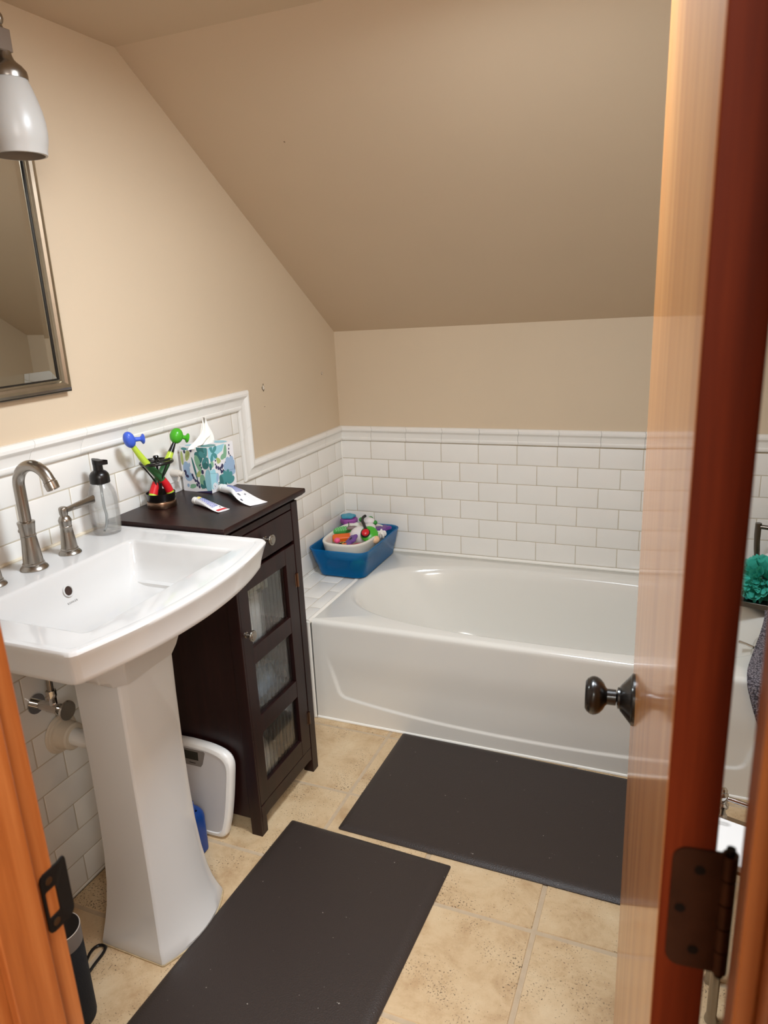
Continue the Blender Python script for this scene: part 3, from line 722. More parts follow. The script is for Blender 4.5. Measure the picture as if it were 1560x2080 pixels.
bundle('white_bag', 'white soft bag behind the lowest ribbed pane of the cabinet', 'bag', (.258, -1.232, .0858), (.040, .062, .068), vary(mat('white_film', (225,225,222), .4), .12, 30), 8)

# ------------------------------------------------------------------ toothbrush holder and brushes
hx, hy, hz = .064, -1.243, CT
hold = thing('toothbrush_holder', 'black and bronze toothbrush stand with a ring top on the dark cabinet', 'toothbrush holder', (hx, hy, hz))
m = MB(); m.lathe([(.0001,0),(.0375,0),(.0388,.002),(.0388,.0155),(.0378,.018),(.0365,.0185),(.0001,.0185)], 48, xf=mv(hx, hy, hz)); plabel(m.build('base_band', COPPER, hold), 'brushed bronze base band')
m = MB(); m.lathe([(.0001,.0187),(.035,.0187),(.0365,.021),(.0382,.038),(.0388,.0395),(.0375,.0398),(.0345,.024),(.0335,.0225),(.0001,.0222)], 48, xf=mv(hx, hy, hz)); m.build('tray', BLACKS, hold)
m = MB(); zr = .122
m.lathe([(.0035,.0222),(.003,.03),(.003,.118),(.004,.12),(.0085,.1215),(.009,.126),(.006,.1285),(.004,.130),(.0065,.1325),(.0078,.136),(.006,.1395),(.0001,.1405)], 18, xf=mv(hx, hy, hz)); m.build('centre_post', BLACKS, hold)
m = MB(); R1 = .0405
m.tube([(hx+R1*cos(2*pi*i/48), hy+R1*sin(2*pi*i/48), hz+zr) for i in range(49)], .0042, 12)
ring = m.build('ring', BLACKS, hold)
for k in range(4):
    a = pi/4+.35+pi/2*k; m = MB()
    m.tube([(hx+.004*cos(a), hy+.004*sin(a), hz+zr+.001), (hx+R1*cos(a), hy+R1*sin(a), hz+zr+.001)], .0034, 8); m.build('spoke', BLACKS, ring)
for k in range(3):
    a = pi/4+1.1+2*pi/3*k; p = catmull([(hx+R1*cos(a), hy+R1*sin(a), hz+zr-.002), (hx+.026*cos(a), hy+.026*sin(a), hz+.098), (hx+.0105*cos(a), hy+.0105*sin(a), hz+.070), (hx+.006*cos(a), hy+.006*sin(a), hz+.048), (hx+.004*cos(a), hy+.004*sin(a), hz+.03)], 6)
    m = MB(); m.tube(p, .0021, 8); m.build('support_wire', BLACKS, hold)
LIME = mat('lime_green_plastic', (186,212,66), .35); HG = mat('bright_green_silicone', (72,168,38), .3); HB = mat('cornflower_blue_silicone', (66,98,205), .3)
GRN = mat('dark_green_print', (46,92,52), .4)
def brush(name, label, pts, rads, cuts, headc, heads, axis, hm, hl, sucker):
    b = thing(name, label, 'toothbrush', pts[0], 'toothbrushes in the black stand')
    P = catmull(pts, 10); n = len(P)
    rr = []
    for i in range(n):
        f = i/(n-1)*(len(rads)-1); k = min(int(f), len(rads)-2); rr.append(rads[k]+(rads[k+1]-rads[k])*(f-k))
    for nm, a, c, mt, lb in cuts:
        i0, i1 = int(a*(n-1)), int(c*(n-1)); m = MB()
        g = 1.0 if mt is not INKR else 1.04
        m.tube(P[i0:i1+1], [r*g for r in rr[i0:i1+1]], 16); o = m.build(nm, mt, b)
        if lb: plabel(o, lb)
    m = MB(); M = Matrix.Translation(headc) @ lookrot(axis)
    m.ell((0, 0, 0), heads, 26, 18, 0, M); cv = m.build('head_cover', hm, b); plabel(cv, hl)
    m = MB(); s = Vector(sucker) - Vector(headc); L = s.length
    M2 = Matrix.Translation(headc) @ lookrot(s)
    m.lathe([(.0001,heads[0]*.6),(.0062,heads[0]*.7),(.0055,L-.007),(.0075,L-.004),(.0125,L-.001),(.0135,L+.001),(.0125,L+.0025),(.0001,L+.0015)], 24, xf=M2); m.build('suction_cup', hm, cv)
    return b
brush('toothbrush', 'lime toothbrush with a round blue head cover, leaning left in the stand',
      [(.079,-1.217,.9362),(.0735,-1.232,.976),(.0625,-1.278,1.037),(.056,-1.304,1.078),(.054,-1.316,1.100)], [.0105,.010,.0092,.0072,.0058],
      [('handle_base', 0, .14, LIME, None), ('red_band', .12, .30, INKR, 'red printed band'), ('printed_handle', .28, .52, GRN, 'dark green printed middle of the handle'), ('neck', .50, 1, LIME, None)],
      (.053,-1.3195,1.1085), (.0148,.0148,.0225), (-.0, -.28, .8), HB, 'blue bulb shaped head cover', (.071,-1.291,1.1062))
brush('toothbrush', 'lime and black toothbrush with a round green head cover, leaning right in the stand',
      [(.0505,-1.2645,.9365),(.0525,-1.240,.976),(.066,-1.209,1.021),(.070,-1.190,1.048),(.073,-1.172,1.074)], [.0115,.0105,.0105,.0085,.0045],
      [('handle_base', 0, .10, LIME, None), ('red_band', .09, .25, INKR, 'red printed band'), ('printed_handle', .24, .56, GRN, 'dark green printed middle of the handle'), ('upper_grip', .54, .78, LIME, None), ('neck', .77, 1, BLACKP, 'black rubber neck')],
      (.0755,-1.163,1.0905), (.0178,.0178,.0215), (.1, .25, .9), HG, 'green bulb shaped head cover', (.092,-1.140,1.0808))

# ------------------------------------------------------------------ wall outlet behind the holder
out = thing('wall_outlet', 'white outlet plate with plug on the tiles behind the toothbrushes', 'outlet', (.0015, -1.129, .974))
m = MB(); m.loft([rrect(-.047, .047, -.0625, .0625, .005, z) for z in (0, .0055)] + [rrect(-.0445, .0445, -.06, .06, .004, .0075)], xf=Matrix.Translation((.0008, -1.129, .974)) @ Matrix((( 0,0,1),(1,0,0),(0,1,0))).to_4x4()); m.build('plate', WHITEP, out)
m = MB(); m.box(.0072, .0105, -1.146, -1.112, .945, 1.003); m.build('receptacle', WHITEP, out, bevel=.001)
m = MB(); m.tube([(.0095, -1.122, .975), (.034, -1.118, .972)], .011, 16); m.tube([(.034, -1.118, .972), (.046, -1.1165, .9705)], .008, 16); m.tube([(.036, -1.118, .971), (.030, -1.122, .951)], .0042, 10)
plabel(m.build('plug', mat('off_white_plug', (214,206,196), .4), out), 'off-white plug in the outlet')
m = MB(); m.lathe([(.0001,.001),(.0035,.0009),(.0035,0)], 12, xf=Matrix.Translation((.0082, -1.129, .923)) @ Matrix.Rotation(pi/2, 4, 'Y')); m.build('screw', NICKEL, out)

# ------------------------------------------------------------------ tissue box
TC = ((.0085, -1.0795), radians(-7)); BW, BD, BH = .105, .110, .131
tb = thing('tissue_box', 'floral patterned tissue box with a white tissue sticking up, on the dark cabinet', 'tissue box', (.062, -1.025, CT))
TM = mv(.016, -1.0845, CT+.0002) @ Matrix.Rotation(radians(-5), 4, 'Z')   # local: x away from wall, y along wall, z up
C_ = {'w': mat('white_card', (228,226,228), .45), 't': mat('teal_ink', (72,140,142), .45), 'd': mat('deep_teal_ink', (52,112,112), .45), 'g': mat('sage_green_ink', (126,172,140), .45), 'o': mat('olive_ink', (166,180,112), .45),
      'l': mat('sky_blue_ink', (150,202,214), .45), 'b': mat('dusty_blue_ink', (150,176,204), .45), 'n': mat('navy_ink', (48,46,84), .45), 'k': mat('slit_line', (70,100,110), .5)}
keys = list(C_); m = MB(); m.box(0, BW, 0, BD, 0, BH, 0, TM)
lay = [0]
def decal(face, pts, c):
    lay[0] += 1; h = .00012 + lay[0]*.000004; vs = []
    for u, v in pts:
        u = min(1, max(0, u)); v = min(1, max(0, v))
        vs.append({'a': (u*BW, -h, v*BH), 'b': (BW+h, u*BD, v*BH), 't': (u*BW, v*BD, BH+h)}[face])
    m.add(vs, [tuple(range(len(vs)))], keys.index(c), TM)
def blob(face, u, v, ru, rv, rot, c, egg=0, n=18):
    r = radians(rot); P = []
    for i in range(n):
        t = 2*pi*i/n; x = ru*cos(t)*(1+egg*sin(t)); y = rv*sin(t)
        P.append((u + x*cos(r) - y*sin(r), v + x*sin(r) + y*cos(r)))
    decal(face, P, c)
def flower(face, u, v, R, c, a0, a1, n, w=.42):
    for k in range(n):
        a = radians(a0 + (a1-a0)*k/max(1, n-1)); blob(face, u+R*.55*cos(a), v+R*.55*sin(a), R*w*.62, R*.52, math.degrees(a)-90, c, .25)
# near face
blob('a', .06, .74, .05, .16, 0, 'o'); blob('a', .26, .80, .075, .13, -25, 'o', .3)
blob('a', .17, .885, .038, .04, 0, 'n'); blob('a', .40, .925, .042, .042, 0, 'n'); blob('a', .31, .94, .035, .03, 0, 'b')
blob('a', .17, .95, .11, .03, 0, 't')
flower('a', .80, .80, .27, 'd', 85, 215, 4); flower('a', .93, .80, .25, 't', 95, 300, 4)
blob('a', .62, .62, .085, .22, 22, 'g', .25); blob('a', .47, .52, .035, .27, 14, 'd')
blob('a', .18, .50, .12, .17, 0, 'b'); blob('a', .24, .33, .14, .10, 10, 'b'); blob('a', .12, .42, .05, .06, 10, 'n'); blob('a', .18, .34, .06, .035, -10, 'n'); blob('a', .30, .60, .035, .05, 0, 'b')
blob('a', .60, .40, .09, .06, 40, 'o', .4); blob('a', .74, .46, .042, .05, 0, 'n')
for u, v in ((.40,.31),(.45,.255),(.52,.24),(.56,.20),(.50,.16),(.57,.12),(.37,.37)): blob('a', u, v, .034, .04, 25, 'n')
for u, v in ((.66,.60),(.70,.62),(.72,.555)): blob('a', u, v, .02, .022, 0, 'n')
blob('a', .70, .24, .09, .17, -10, 'g', .2); flower('a', .78, .10, .17, 'd', 30, 160, 3)
blob('a', .93, .25, .13, .28, 0, 'l'); blob('a', .86, .60, .11, .075, 10, 'd'); blob('a', .34, .12, .13, .05, 10, 'g'); blob('a', .18, .13, .07, .07, 0, 'w'); blob('a', .18, .13, .045, .04, 20, 'b')
decal('a', [(.42,.0),(.98,.055),(1,.08),(1,.0)], 'n')
# front face
decal('b', [(.0,.78),(.1,.70),(.22,.69),(.34,.80),(.55,.85),(.66,.99),(.0,.99)], 'l'); flower('b', .16, .86, .20, 't', -110, 110, 4)
blob('b', .66, .82, .065, .16, -14, 'g', -.2); blob('b', .56, .72, .11, .06, 15, 'g'); blob('b', .36, .655, .085, .065, -30, 'o', .5)
for u, v in ((.84,.93),(.82,.85),(.80,.78),(.81,.74),(.85,.69),(.70,.60),(.63,.57),(.23,.60),(.25,.68)): blob('b', u, v, .022, .024, 0, 'n')
for u, v, r in ((.26,.535,-20),(.33,.50,0),(.40,.475,0),(.47,.50,20),(.50,.53,30),(.44,.40,10),(.51,.40,0)): blob('b', u, v, .036, .045, r, 'n')
blob('b', .10, .62, .07, .07, 0, 'g'); blob('b', .02, .58, .07, .08, 0, 'd')
flower('b', .80, .42, .26, 'b', 20, 160, 4, .55); blob('b', .84, .36, .19, .12, 0, 'b'); blob('b', .985, .40, .015, .06, 0, 'n')
flower('b', .06, .30, .22, 'l', 10, 170, 4, .6); blob('b', .10, .22, .15, .15, 0, 'l'); blob('b', .26, .30, .05, .10, -20, 'b')
flower('b', .62, .10, .30, 't', 15, 165, 6, .40); blob('b', .40, .20, .07, .14, 15, 'd'); blob('b', .33, .06, .08, .06, 0, 'd'); blob('b', .56, .08, .05, .06, 0, 'd')
blob('b', .135, .135, .085, .075, 0, 'w'); blob('b', .135, .135, .062, .052, 0, 'b'); blob('b', .135, .135, .055, .046, 0, 'w')
for k, (a, w_) in enumerate(((.10,.035),(.11,.05),(.11,.04))): decal('b', [(a,.158-.02*k),(a+w_,.160-.02*k),(a+w_,.150-.02*k),(a,.148-.02*k)], 'k')
for k, w_ in enumerate((.10,.07)): decal('b', [(.26,.185-.035*k),(.26+w_,.192-.035*k),(.26+w_,.172-.035*k),(.26,.165-.035*k)], 'k')
decal('b', [(.0,.44),(.30,.40),(.30,.396),(.0,.436)], 'k'); decal('b', [(.62,.39),(.95,.37),(.95,.366),(.62,.386)], 'k')
decal('a', [(.86,.86),(.985,.42),(.99,.42),(.866,.86)], 'k')
# top
blob('t', .2, .2, .14, .10, 10, 'l'); blob('t', .8, .25, .2, .2, 20, 't'); blob('t', .7, .8, .25, .16, 0, 'l'); blob('t', .25, .8, .14, .12, 0, 'g')
blob('t', .5, .5, .30, .17, 90, 'w'); blob('t', .5, .5, .26, .05, 90, 'k')
m.build('box', [C_[k] for k in keys], tb, ang=30)
# tissue: folded sheet rising to a twisted peak
def tissue():
    m = MB(); N = 36; L = 16; loops = []
    for k in range(L+1):
        t = k/L; z = BH + .001 + .066*t
        spread = (1-t)**1.6
        loop = []
        for i in range(N):
            a = 2*pi*i/N
            f = 1 + .34*sin(3*a + 1.0*t) + .20*sin(7*a + 2.1 + 2*t) + .08*sin(11*a)
            ry = (.031*spread + .0055)*f; rx = (.0075*spread + .0036)*f
            lean = .012*sin(t*2.4)
            loop.append(TM @ Vector((BW*.5 + rx*cos(a) + .004*sin(5*t), BD*.5 + ry*sin(a)*(1 if sin(a) > 0 else 1.25) + lean - .012*(1-t), z + .007*t*sin(4*a)*(.3+t) - (.006 if k == 0 else 0))))
        loops.append(loop)
    m.loft(loops, False, True)
    # a loose flap lying over the near edge of the slot
    fl = []
    for i in range(9):
        s = i/8; row = []
        for j in range(9):
            q = j/8
            row.append(TM @ Vector((BW*(.38+.30*q), BD*(.52-.47*s)+.004*sin(7*q+3*s), BH + .0015 + .024*(1-s)**1.6 + .004*sin(6*q+2)*(1-s) + .002*sin(9*s+4*q)+.002)))
        fl.append(row)
    m.loft(fl, False, False, closed=False)
    o = m.build('tissue', TISSUE, tb, ang=75)
    return o
tissue()

# ------------------------------------------------------------------ toothpaste tubes
def paste(label, A, B, capr, rad, wid, wave, seed, red, curl=0):
    A, B = Vector(A), Vector(B); d = (B-A); L = d.length; d.normalize(); s_ = Vector((0,0,1)).cross(d).normalized(); up = d.cross(s_)
    up = Vector((0,0,1)); d.z = 0; d.normalize(); s_ = up.cross(d)
    p = thing('toothpaste_tube', label, 'toothpaste', A, 'toothpaste tubes on the cabinet top')
    cl = .145*L if red else .10*L
    def S(t, a):   # body surface: t 0..1 from shoulder to crimp
        e = smooth(0, .95, t); rx = rad + (wid-rad)*e; rz = rad*.92*(1-e)**.9 + .0016
        base = rz if not curl else rz + curl*sin(pi*t)**2*.5
        off = wave*sin(pi*2.2*t+.5)*smooth(0, .3, t)
        fold = .0022*sin(9*t+3*cos(a))*smooth(.1, .5, t)*(1-t)*(1 if curl else .25)
        return A + d*(cl + (L-cl)*t) + s_*(cos(a)*rx + off) + up*(base + sin(a)*(rz) + fold + .0006)
    m = MB(); N = 28; K = 26
    loops = [[S(0, 2*pi*i/N).lerp(A + d*(cl-.004) + up*rad, .45) for i in range(N)]]
    loops += [[S(k/K, 2*pi*i/N) for i in range(N)] for k in range(K+1)]
    m.loft(loops, True, True)
    def patch(t0, t1, a0, a1, mi, n=8):
        if a0 > a1: a0, a1 = a1, a0
        q = []
        for i in range(n+1):
            t = t0+(t1-t0)*i/n; q.append([S(t, a0+(a1-a0)*j/6) + up*.00045 for j in range(7)])
        m.loft(q, False, False, mi, closed=False)
    rnd = random.Random(seed); h = pi/2
    if red:
        patch(.86, .965, h-.95, h+.95, 3); patch(.03, .14, h-.2, h+.65, 4, 3)
        for k in range(5):
            a = h - .55 + .26*k; t = .14
            while t < .68:
                w = rnd.uniform(.03, .09); patch(t, min(.7, t+w), a, a+.16, 1, 3); t += w + .012
        patch(.74, .80, h-.5, h-.3, 2, 2); patch(.1, .7, h+.82, h+.88, 2)
    else:
        for k in range(7):
            a = h - .62 + .17*k; t = .10 + .012*abs(k-3)
            while t < .50:
                w = rnd.uniform(.02, .07); patch(t, min(.52, t+w), a, a+.10, 1, 3); t += w + .009
        for k in range(3): patch(.56, .90, h-.6+.25*k, h-.58+.25*k, 2)
        for k in range(4): patch(.56+.02*k, .575+.02*k, h+.30, h+.62-.05*k, 2, 2)
        patch(.72, .78, h+.75, h+1.0, 2, 3); patch(.62, .655, h-.3, h-.15, 2, 2)
    m.build('tube', [TUBEW, INKB, INKD, INKR, INKY], p, ang=60, fix=True)
    m = MB(); M = Matrix.Translation(A + up*(capr+.0004)) @ lookrot(d)
    n = 26; prof = [(.0001,0),(capr*.9,0),(capr,.0015),(capr*.98,cl-.006),(capr*.8,cl-.004),(capr*.75,cl+.001),(.0001,cl+.001)]
    m.lathe(prof, n, xf=M); m.build('cap', WHITEP, p, ang=30)
paste('small white toothpaste tube with a red end strip on the cabinet top', (.140,-1.2025,CT), (.264,-1.246,CT), .0098, .0105, .0185, .0, 2, True)
paste('large flattened white toothpaste tube with blue print on the cabinet top', (.136,-1.071,CT), (.318,-1.170,CT), .0115, .012, .0270, .004, 4, False, curl=.016)
# ------------------------------------------------------------------ bathtub
TX0, TX1, TY0, TY1, TZ = .2095, 1.68, -.745, -.003, .378
tub = thing('bathtub', 'white alcove bathtub with oval basin and smooth apron along the back wall', 'bathtub', (.94, -.38, 0))
def make_tub():
    m = MB(); c = (.945, -.395)
    def rect(d, y0=TY0): return [(TX0+d, y0), (TX1-d, y0), (TX1-d, TY1-d), (TX0+d, TY1-d)]
    def oval(d, e=2.8, dl=0): return [(x+dl, y) for x, y, z in sell(c[0], c[1], .702-d, .300-d*.85, e, 160)]
    angs = [2*pi*i/200 for i in range(200)]
    for x, y in rect(0) + rect(0, -.729): angs.append(atan2(y-c[1], x-c[0]) % (2*pi))
    angs = sorted(set(round(a, 5) for a in angs)); R = lambda P, z: radial(P, c, angs, z)
    yb = -.729
    loops = [R(rect(.001, yb), 0.0), R(rect(.0, yb), .37), R(rect(.002, yb), .3755), R(rect(.006, yb), TZ)]
    # basin: slight outward roll into steep walls, gently sloped left end
    for d, z, e in ((-.012, TZ, 2.8), (-.004, TZ-.0012, 2.8), (.003, TZ-.005, 2.8), (.010, TZ-.013, 2.8), (.018, TZ-.03, 2.8), (.030, TZ-.08, 2.85), (.046, TZ-.16, 2.9), (.062, TZ-.24, 3), (.080, TZ-.285, 3), (.11, TZ-.308, 3), (.17, TZ-.318, 3), (.25, TZ-.320, 3)):
        P = oval(d, e); k = max(0, min(1, (TZ-z)/.32))
        P = [(x + (.20*k**1.3*max(0, (.75-x)/.5) if x < .75 else 0), y) for x, y in P]
        loops.append(R(P, z))
    m.loft(loops, True, True)
    # apron: swept grid with the embossed panel line, rolled top edge
    nx = 260; zs = [0, .004] + [.004 + .0035*i for i in range(1, 102)]; zs = [z for z in zs if z <= .361]
    def curve(x):   # height of the embossed line
        t = (x-.937)/.62; return .0545 + .040*abs(t)**2.3
    def depth(x, z):
        xl = .302 - (z-.0995)*.30; xr = 1.572 + (z-.0995)*.30
        d = min(x-xl, xr-x, (z-curve(x))*1.0)
        # rounded inner corners
        a = x-xl; b = z-curve(x); a2 = xr-x; r = .022
        for q in (a, a2):
            if q < r and b < r: d = r - sqrt((r-q)**2+(r-b)**2)
        return .0052*smooth(-.001, .0055, d)*(1-smooth(.15, .27, z))
    rows = []
    for z in zs:
        rows.append([(TX0+(TX1-TX0)*i/nx, TY0 - .0035 + depth(TX0+(TX1-TX0)*i/nx, z) + .004*smooth(.0, .36, z), z) for i in range(nx+1)])
    for k in range(1, 9):
        a = pi/2*k/8; rows.append([(TX0+(TX1-TX0)*i/nx, TY0+.0005+.0165*(1-cos(a)), .3612+.0166*sin(a)) for i in range(nx+1)])
    m.loft(rows, False, False, closed=False)
    return m.build('tub_body', ACRYL, tub, ang=50, fix=False)
tb_ = make_tub()
me = tb_.data
bm = bmesh.new(); bm.from_mesh(me); bmesh.ops.recalc_face_normals(bm, faces=bm.faces[:]); bm.to_mesh(me); bm.free()
m = MB(); m.tube([(TX0, TY0-.003, .003), (TX1, TY0-.003, .003)], .0055, 8); m.build('floor_caulk', CAULK, tub)
m = MB(); M = Matrix.Translation((1.6145, -.345, .285)) @ lookrot((-1, 0, .22)); m.lathe([(.0001,.010),(.03,.009),(.036,.006),(.038,0)], 32, xf=M); op = m.build('overflow_plate', CHROME, tub)
m = MB(); m.tube([(1.606, -.345, .288), (1.585, -.325, .288), (1.566, -.310, .2865)], [.005, .0042, .0055], 12); m.build('drain_lever', CHROME, op)

# ------------------------------------------------------------------ toy bin, tray and toys
bn = thing('toy_bin', 'translucent blue plastic storage bin full of bath toys on the tub corner', 'bin', (.135, -.195, .3795))
m = MB()
def bl(k, d, z): # k 0 bottom .. 1 top
    L = lambda a, b: a+(b-a)*k
    return rrect(L(.040,.009)+d, L(.236,.262)-d, L(-.360,-.388)+d, L(-.022,-.0085)-d, L(.034,.042)-d*.5, z, 8)
Z0 = .3795
m.loft([bl(0, .006, Z0), bl(.02, .001, Z0+.003), bl(.05, 0, Z0+.008), bl(.42, 0, Z0+.052), bl(.50, -.0005, Z0+.055), bl(.93, 0, Z0+.108), bl(1, -.0015, Z0+.1125), bl(1, -.0015, Z0+.116), bl(1, .001, Z0+.1175), bl(1, .004, Z0+.1165),
        bl(.93, .0028, Z0+.106), bl(.50, .0024, Z0+.057), bl(.42, .0028, Z0+.051), bl(.06, .0028, Z0+.010), bl(.04, .007, Z0+.0045)])
m.build('bin_body', BLUEBIN, bn, ang=40)
m = MB()
for s in range(3):
    pass
# white tray
tr = thing('toy_tray', 'white rounded plastic tub of toys inside the blue bin', 'tray', (.137, -.218, .455))
m = MB(); cx, cy = .138, -.215
T = lambda d, z, e=3.2: sell(cx, cy, .102-d, .150-d, e, 56, z)
m.loft([T(.022, .452), T(.014, .453), T(.010, .458), T(.0015, .507), T(0, .513), T(.001, .5155), T(.004, .517), T(.009, .5165), T(.0125, .513), T(.0145, .505), T(.019, .468), T(.026, .463), T(.06, .462)])
m.build('tray_body', mat('matte_white_plastic', (226,222,212), .4), tr, ang=40)
TOYC = {}
def tmat(n, c, r=.45):
    if n not in TOYC: TOYC[n] = mat('toy_'+n, c, r)
    return TOYC[n]
TG = 'bath toys in the white tub'
def toy(name, label, loc): return thing(name, label, 'toy', loc, 'bath toys in the blue bin')
def star(cx, cy, z0, z1, R, r, n, mi, rot=0, M=None):
    q = MB(); lo = []
    for z, k in ((z0, .86), (z0+.25*(z1-z0), 1), (z0+.75*(z1-z0), 1), (z1, .86)):
        lo.append([( (R if 1 else r)*k*cos(2*pi*i/80+rot)*( (R+r)/2/R + (R-r)/2/R*cos(n*2*pi*i/80)), R*k*sin(2*pi*i/80+rot)*((R+r)/2/R+(R-r)/2/R*cos(n*2*pi*i/80)), z) for i in range(80)])
    q.loft(lo, xf=(M or mv(cx, cy, 0))); return q
# toys lying under the tray, seen dimly through the blue plastic
t = toy('toy_ball', 'green ball low in the blue bin, seen through its front wall', (.195,-.312,.384)); m = MB(); m.ell((.195,-.312,.4165), (.033,.033,.033)); m.build('ball', tmat('green', (60,150,60)), t)
t = toy('toy_ring', 'dark red ring low in the blue bin, seen through its front wall', (.105,-.315,.384)); m = MB(); m.tube([(.105+.030*cos(2*pi*i/32), -.315+.024*sin(2*pi*i/32), .4175) for i in range(33)], .018, 14); m.build('ring_body', tmat('dark_red', (150,30,45)), t)
t = toy('toy_block', 'purple block standing in the blue bin under the white tub', (.13,-.15,.384)); m = MB(); m.box(.10, .17, -.19, -.10, .3842, .4515); m.build('block', tmat('purple', (96,56,130)), t, bevel=.004)
# toys in the tray
t = toy('foam_toy', 'green melon slice bath toy with pale stripes at the left of the white tub', (.078,-.190,.498))
M = mv(.080, -.198, .5165) @ Matrix.Rotation(radians(38), 4, 'Z') @ Matrix.Rotation(radians(14), 4, 'X')
m = MB(); n = 40
def half(k, z): return [(.040*k*cos(a), .024*k*sin(a)*(1 if sin(a) > 0 else .55), z) for a in [2*pi*i/n for i in range(n)]]
m.loft([half(.9, -.007), half(1, -.004), half(1, .004), half(.93, .008)], xf=M); m.build('melon_body', tmat('melon_green', (70,165,80)), t)
m = MB()
for k in range(-3, 4):
    for j in range(-2, 3):
        u, w = .010*k + .003*(j % 2), .0065*j + .003
        if (u/.035)**2 + (w/.020)**2 < 1: m.ell((u, w, .0085), (.0036, .0014, .0008), 10, 6, xf=M)
m.build('pale_marks', tmat('pale_green', (170,225,170)), t)
m = MB(); m.tube([M @ Vector(p) for p in ((.026,.014,.006), (.030,.020,.016), (.028,.023,.024))], .0018, 8); m.build('stem', tmat('dark_green', (36,72,40)), t)
t = toy('foam_toy', 'orange flat bath toy under the green melon slice', (.097,-.232,.49)); M = mv(.098, -.238, .5015) @ Matrix.Rotation(radians(30), 4, 'Z') @ Matrix.Rotation(radians(10), 4, 'X')
m = MB(); m.loft([rrect(-.042, .042, -.020, .020, .012, z) for z in (-.008, .007)] + [rrect(-.039, .039, -.017, .017, .010, .010)], xf=M); m.build('orange_body', tmat('orange', (232,104,24)), t)
t = toy('squirt_toy', 'large white round bath toy in the middle of the white tub', (.165,-.205,.47)); m = MB(); M = mv(.162, -.206, .509) @ Matrix.Rotation(radians(35), 4, 'Z')
m.ell((0,0,0), (.044,.036,.035), 30, 20, 0, M); m.build('white_body', tmat('white', (226,220,220)), t)
m = MB(); m.ell((-.030, .016, .028), (.024,.010,.008), 18, 10, 0, M); m.build('grey_patch', tmat('grey', (130,112,112)), t)
m = MB(); m.ell((-.036, .030, .026), (.009,.009,.007), 14, 10, 0, M); m.build('brown_ear', tmat('brown', (84,62,58)), t)
t = toy('squirt_toy', 'green and white bath toy with a red oval and black stripe in the white tub', (.205,-.22,.49)); m = MB(); M = mv(.209, -.222, .520) @ Matrix.Rotation(radians(24), 4, 'Y') @ Matrix.Rotation(radians(40), 4, 'X')
m.ell((0,0,0), (.036,.036,.017), 30, 16, 0, M); m.build('green_body', tmat('bright_green', (74,172,52), .3), t)
m = MB(); m.ell((-.012,-.010,.016), (.019,.021,.008), 22, 12, 0, M); rim_ = m.build('black_rim', tmat('black', (22,18,18)), t)
m = MB(); m.ell((-.012,-.010,.0205), (.0150,.0165,.008), 22, 12, 0, M); m.build('red_oval', tmat('red', (205,34,44), .3), t)
m = MB(); m.tube(catmull([M @ Vector((-.018,.004,.018)), (.172,-.190,.551), (.155,-.165,.556), (.148,-.140,.562), (.152,-.125,.565)], 8), [.006]*8+[.0065]*8+[.006]*8+[.006]*9, 12); m.build('black_stripe', tmat('black', (22,18,18)), t)
m = MB(); m.ell((.166,-.122,.542), (.024,.020,.016), 24, 14); m.ell((.185,-.165,.528), (.026,.03,.018), 24, 14); m.build('white_front', tmat('white', (226,220,220)), t)
m = MB(); m.ell((.120,-.098,.538), (.011,.011,.010)); m.ell((.155,-.082,.540), (.012,.012,.010)); m.ell((.190,-.118,.536), (.011,.011,.010)); m.build('green_knob', tmat('mid_green', (52,140,54)), t)
t = toy('foam_toy', 'dull purple ring shaped bath toy at the front of the white tub', (.158,-.282,.49)); M = mv(.160, -.287, .512) @ Matrix.Rotation(radians(35), 4, 'Z') @ Matrix.Rotation(radians(-38), 4, 'Y')
star(0, 0, -.006, .007, .031, .025, 5, 0, 0, M).build('purple_ring', tmat('dull_purple', (112,76,150)), t)
m = MB(); m.ell((.002,.0,.008), (.007,.007,.001), 12, 8, 0, M); m.build('ring_hole', tmat('black', (22,18,18)), t)
t = toy('foam_toy', 'purple flower shaped bath toy at the back right of the blue bin', (.228,-.110,.485)); M = mv(.218, -.112, .509) @ Matrix.Rotation(radians(-8), 4, 'Y')
star(0, 0, -.007, .008, .041, .028, 5, 0, .3, M).build('flower', tmat('plum', (104,58,140)), t)
t = toy('foam_toy', 'crumpled white star bath toy by the right edge of the blue bin', (.243,-.165,.48)); M = mv(.238, -.167, .506) @ Matrix.Rotation(radians(25), 4, 'X')
star(0, 0, -.012, .012, .021, .010, 5, 0, .5, M).build('white_star', tmat('paper_white', (238,236,232)), t)
t = toy('toy_ball', 'small peach ball by the right edge of the blue bin', (.232,-.222,.48)); m = MB(); m.ell((.234,-.226,.501), (.019,.020,.017)); m.build('ball', tmat('peach', (232,190,150)), t)
t = toy('foam_toy', 'speckled dark red bath toy at the front of the white tub', (.20,-.305,.48)); m = MB(); M = mv(.198, -.302, .497) @ Matrix.Rotation(radians(30), 4, 'Z'); m.ell((0,0,0), (.036,.016,.011), 24, 12, 0, M)
rr_ = vary(mat('toy_speckled_red', (176,70,84), .5), .5, 160); m.build('red_body', rr_, t)
t = toy('toy_ball', 'small pink ball at the front left of the white tub', (.096,-.287,.49)); m = MB(); m.ell((.098,-.291,.5065), (.0125,.0125,.0115)); m.build('ball', tmat('pink', (240,92,140)), t)
t = toy('toy_ring', 'small orange ring at the front of the white tub', (.15,-.308,.48)); m = MB(); m.tube([(.150+.016*cos(2*pi*i/28), -.311+.011*sin(2*pi*i/28), .4975) for i in range(29)], .0058, 12); m.build('ring_body', tmat('dull_orange', (216,112,62)), t)
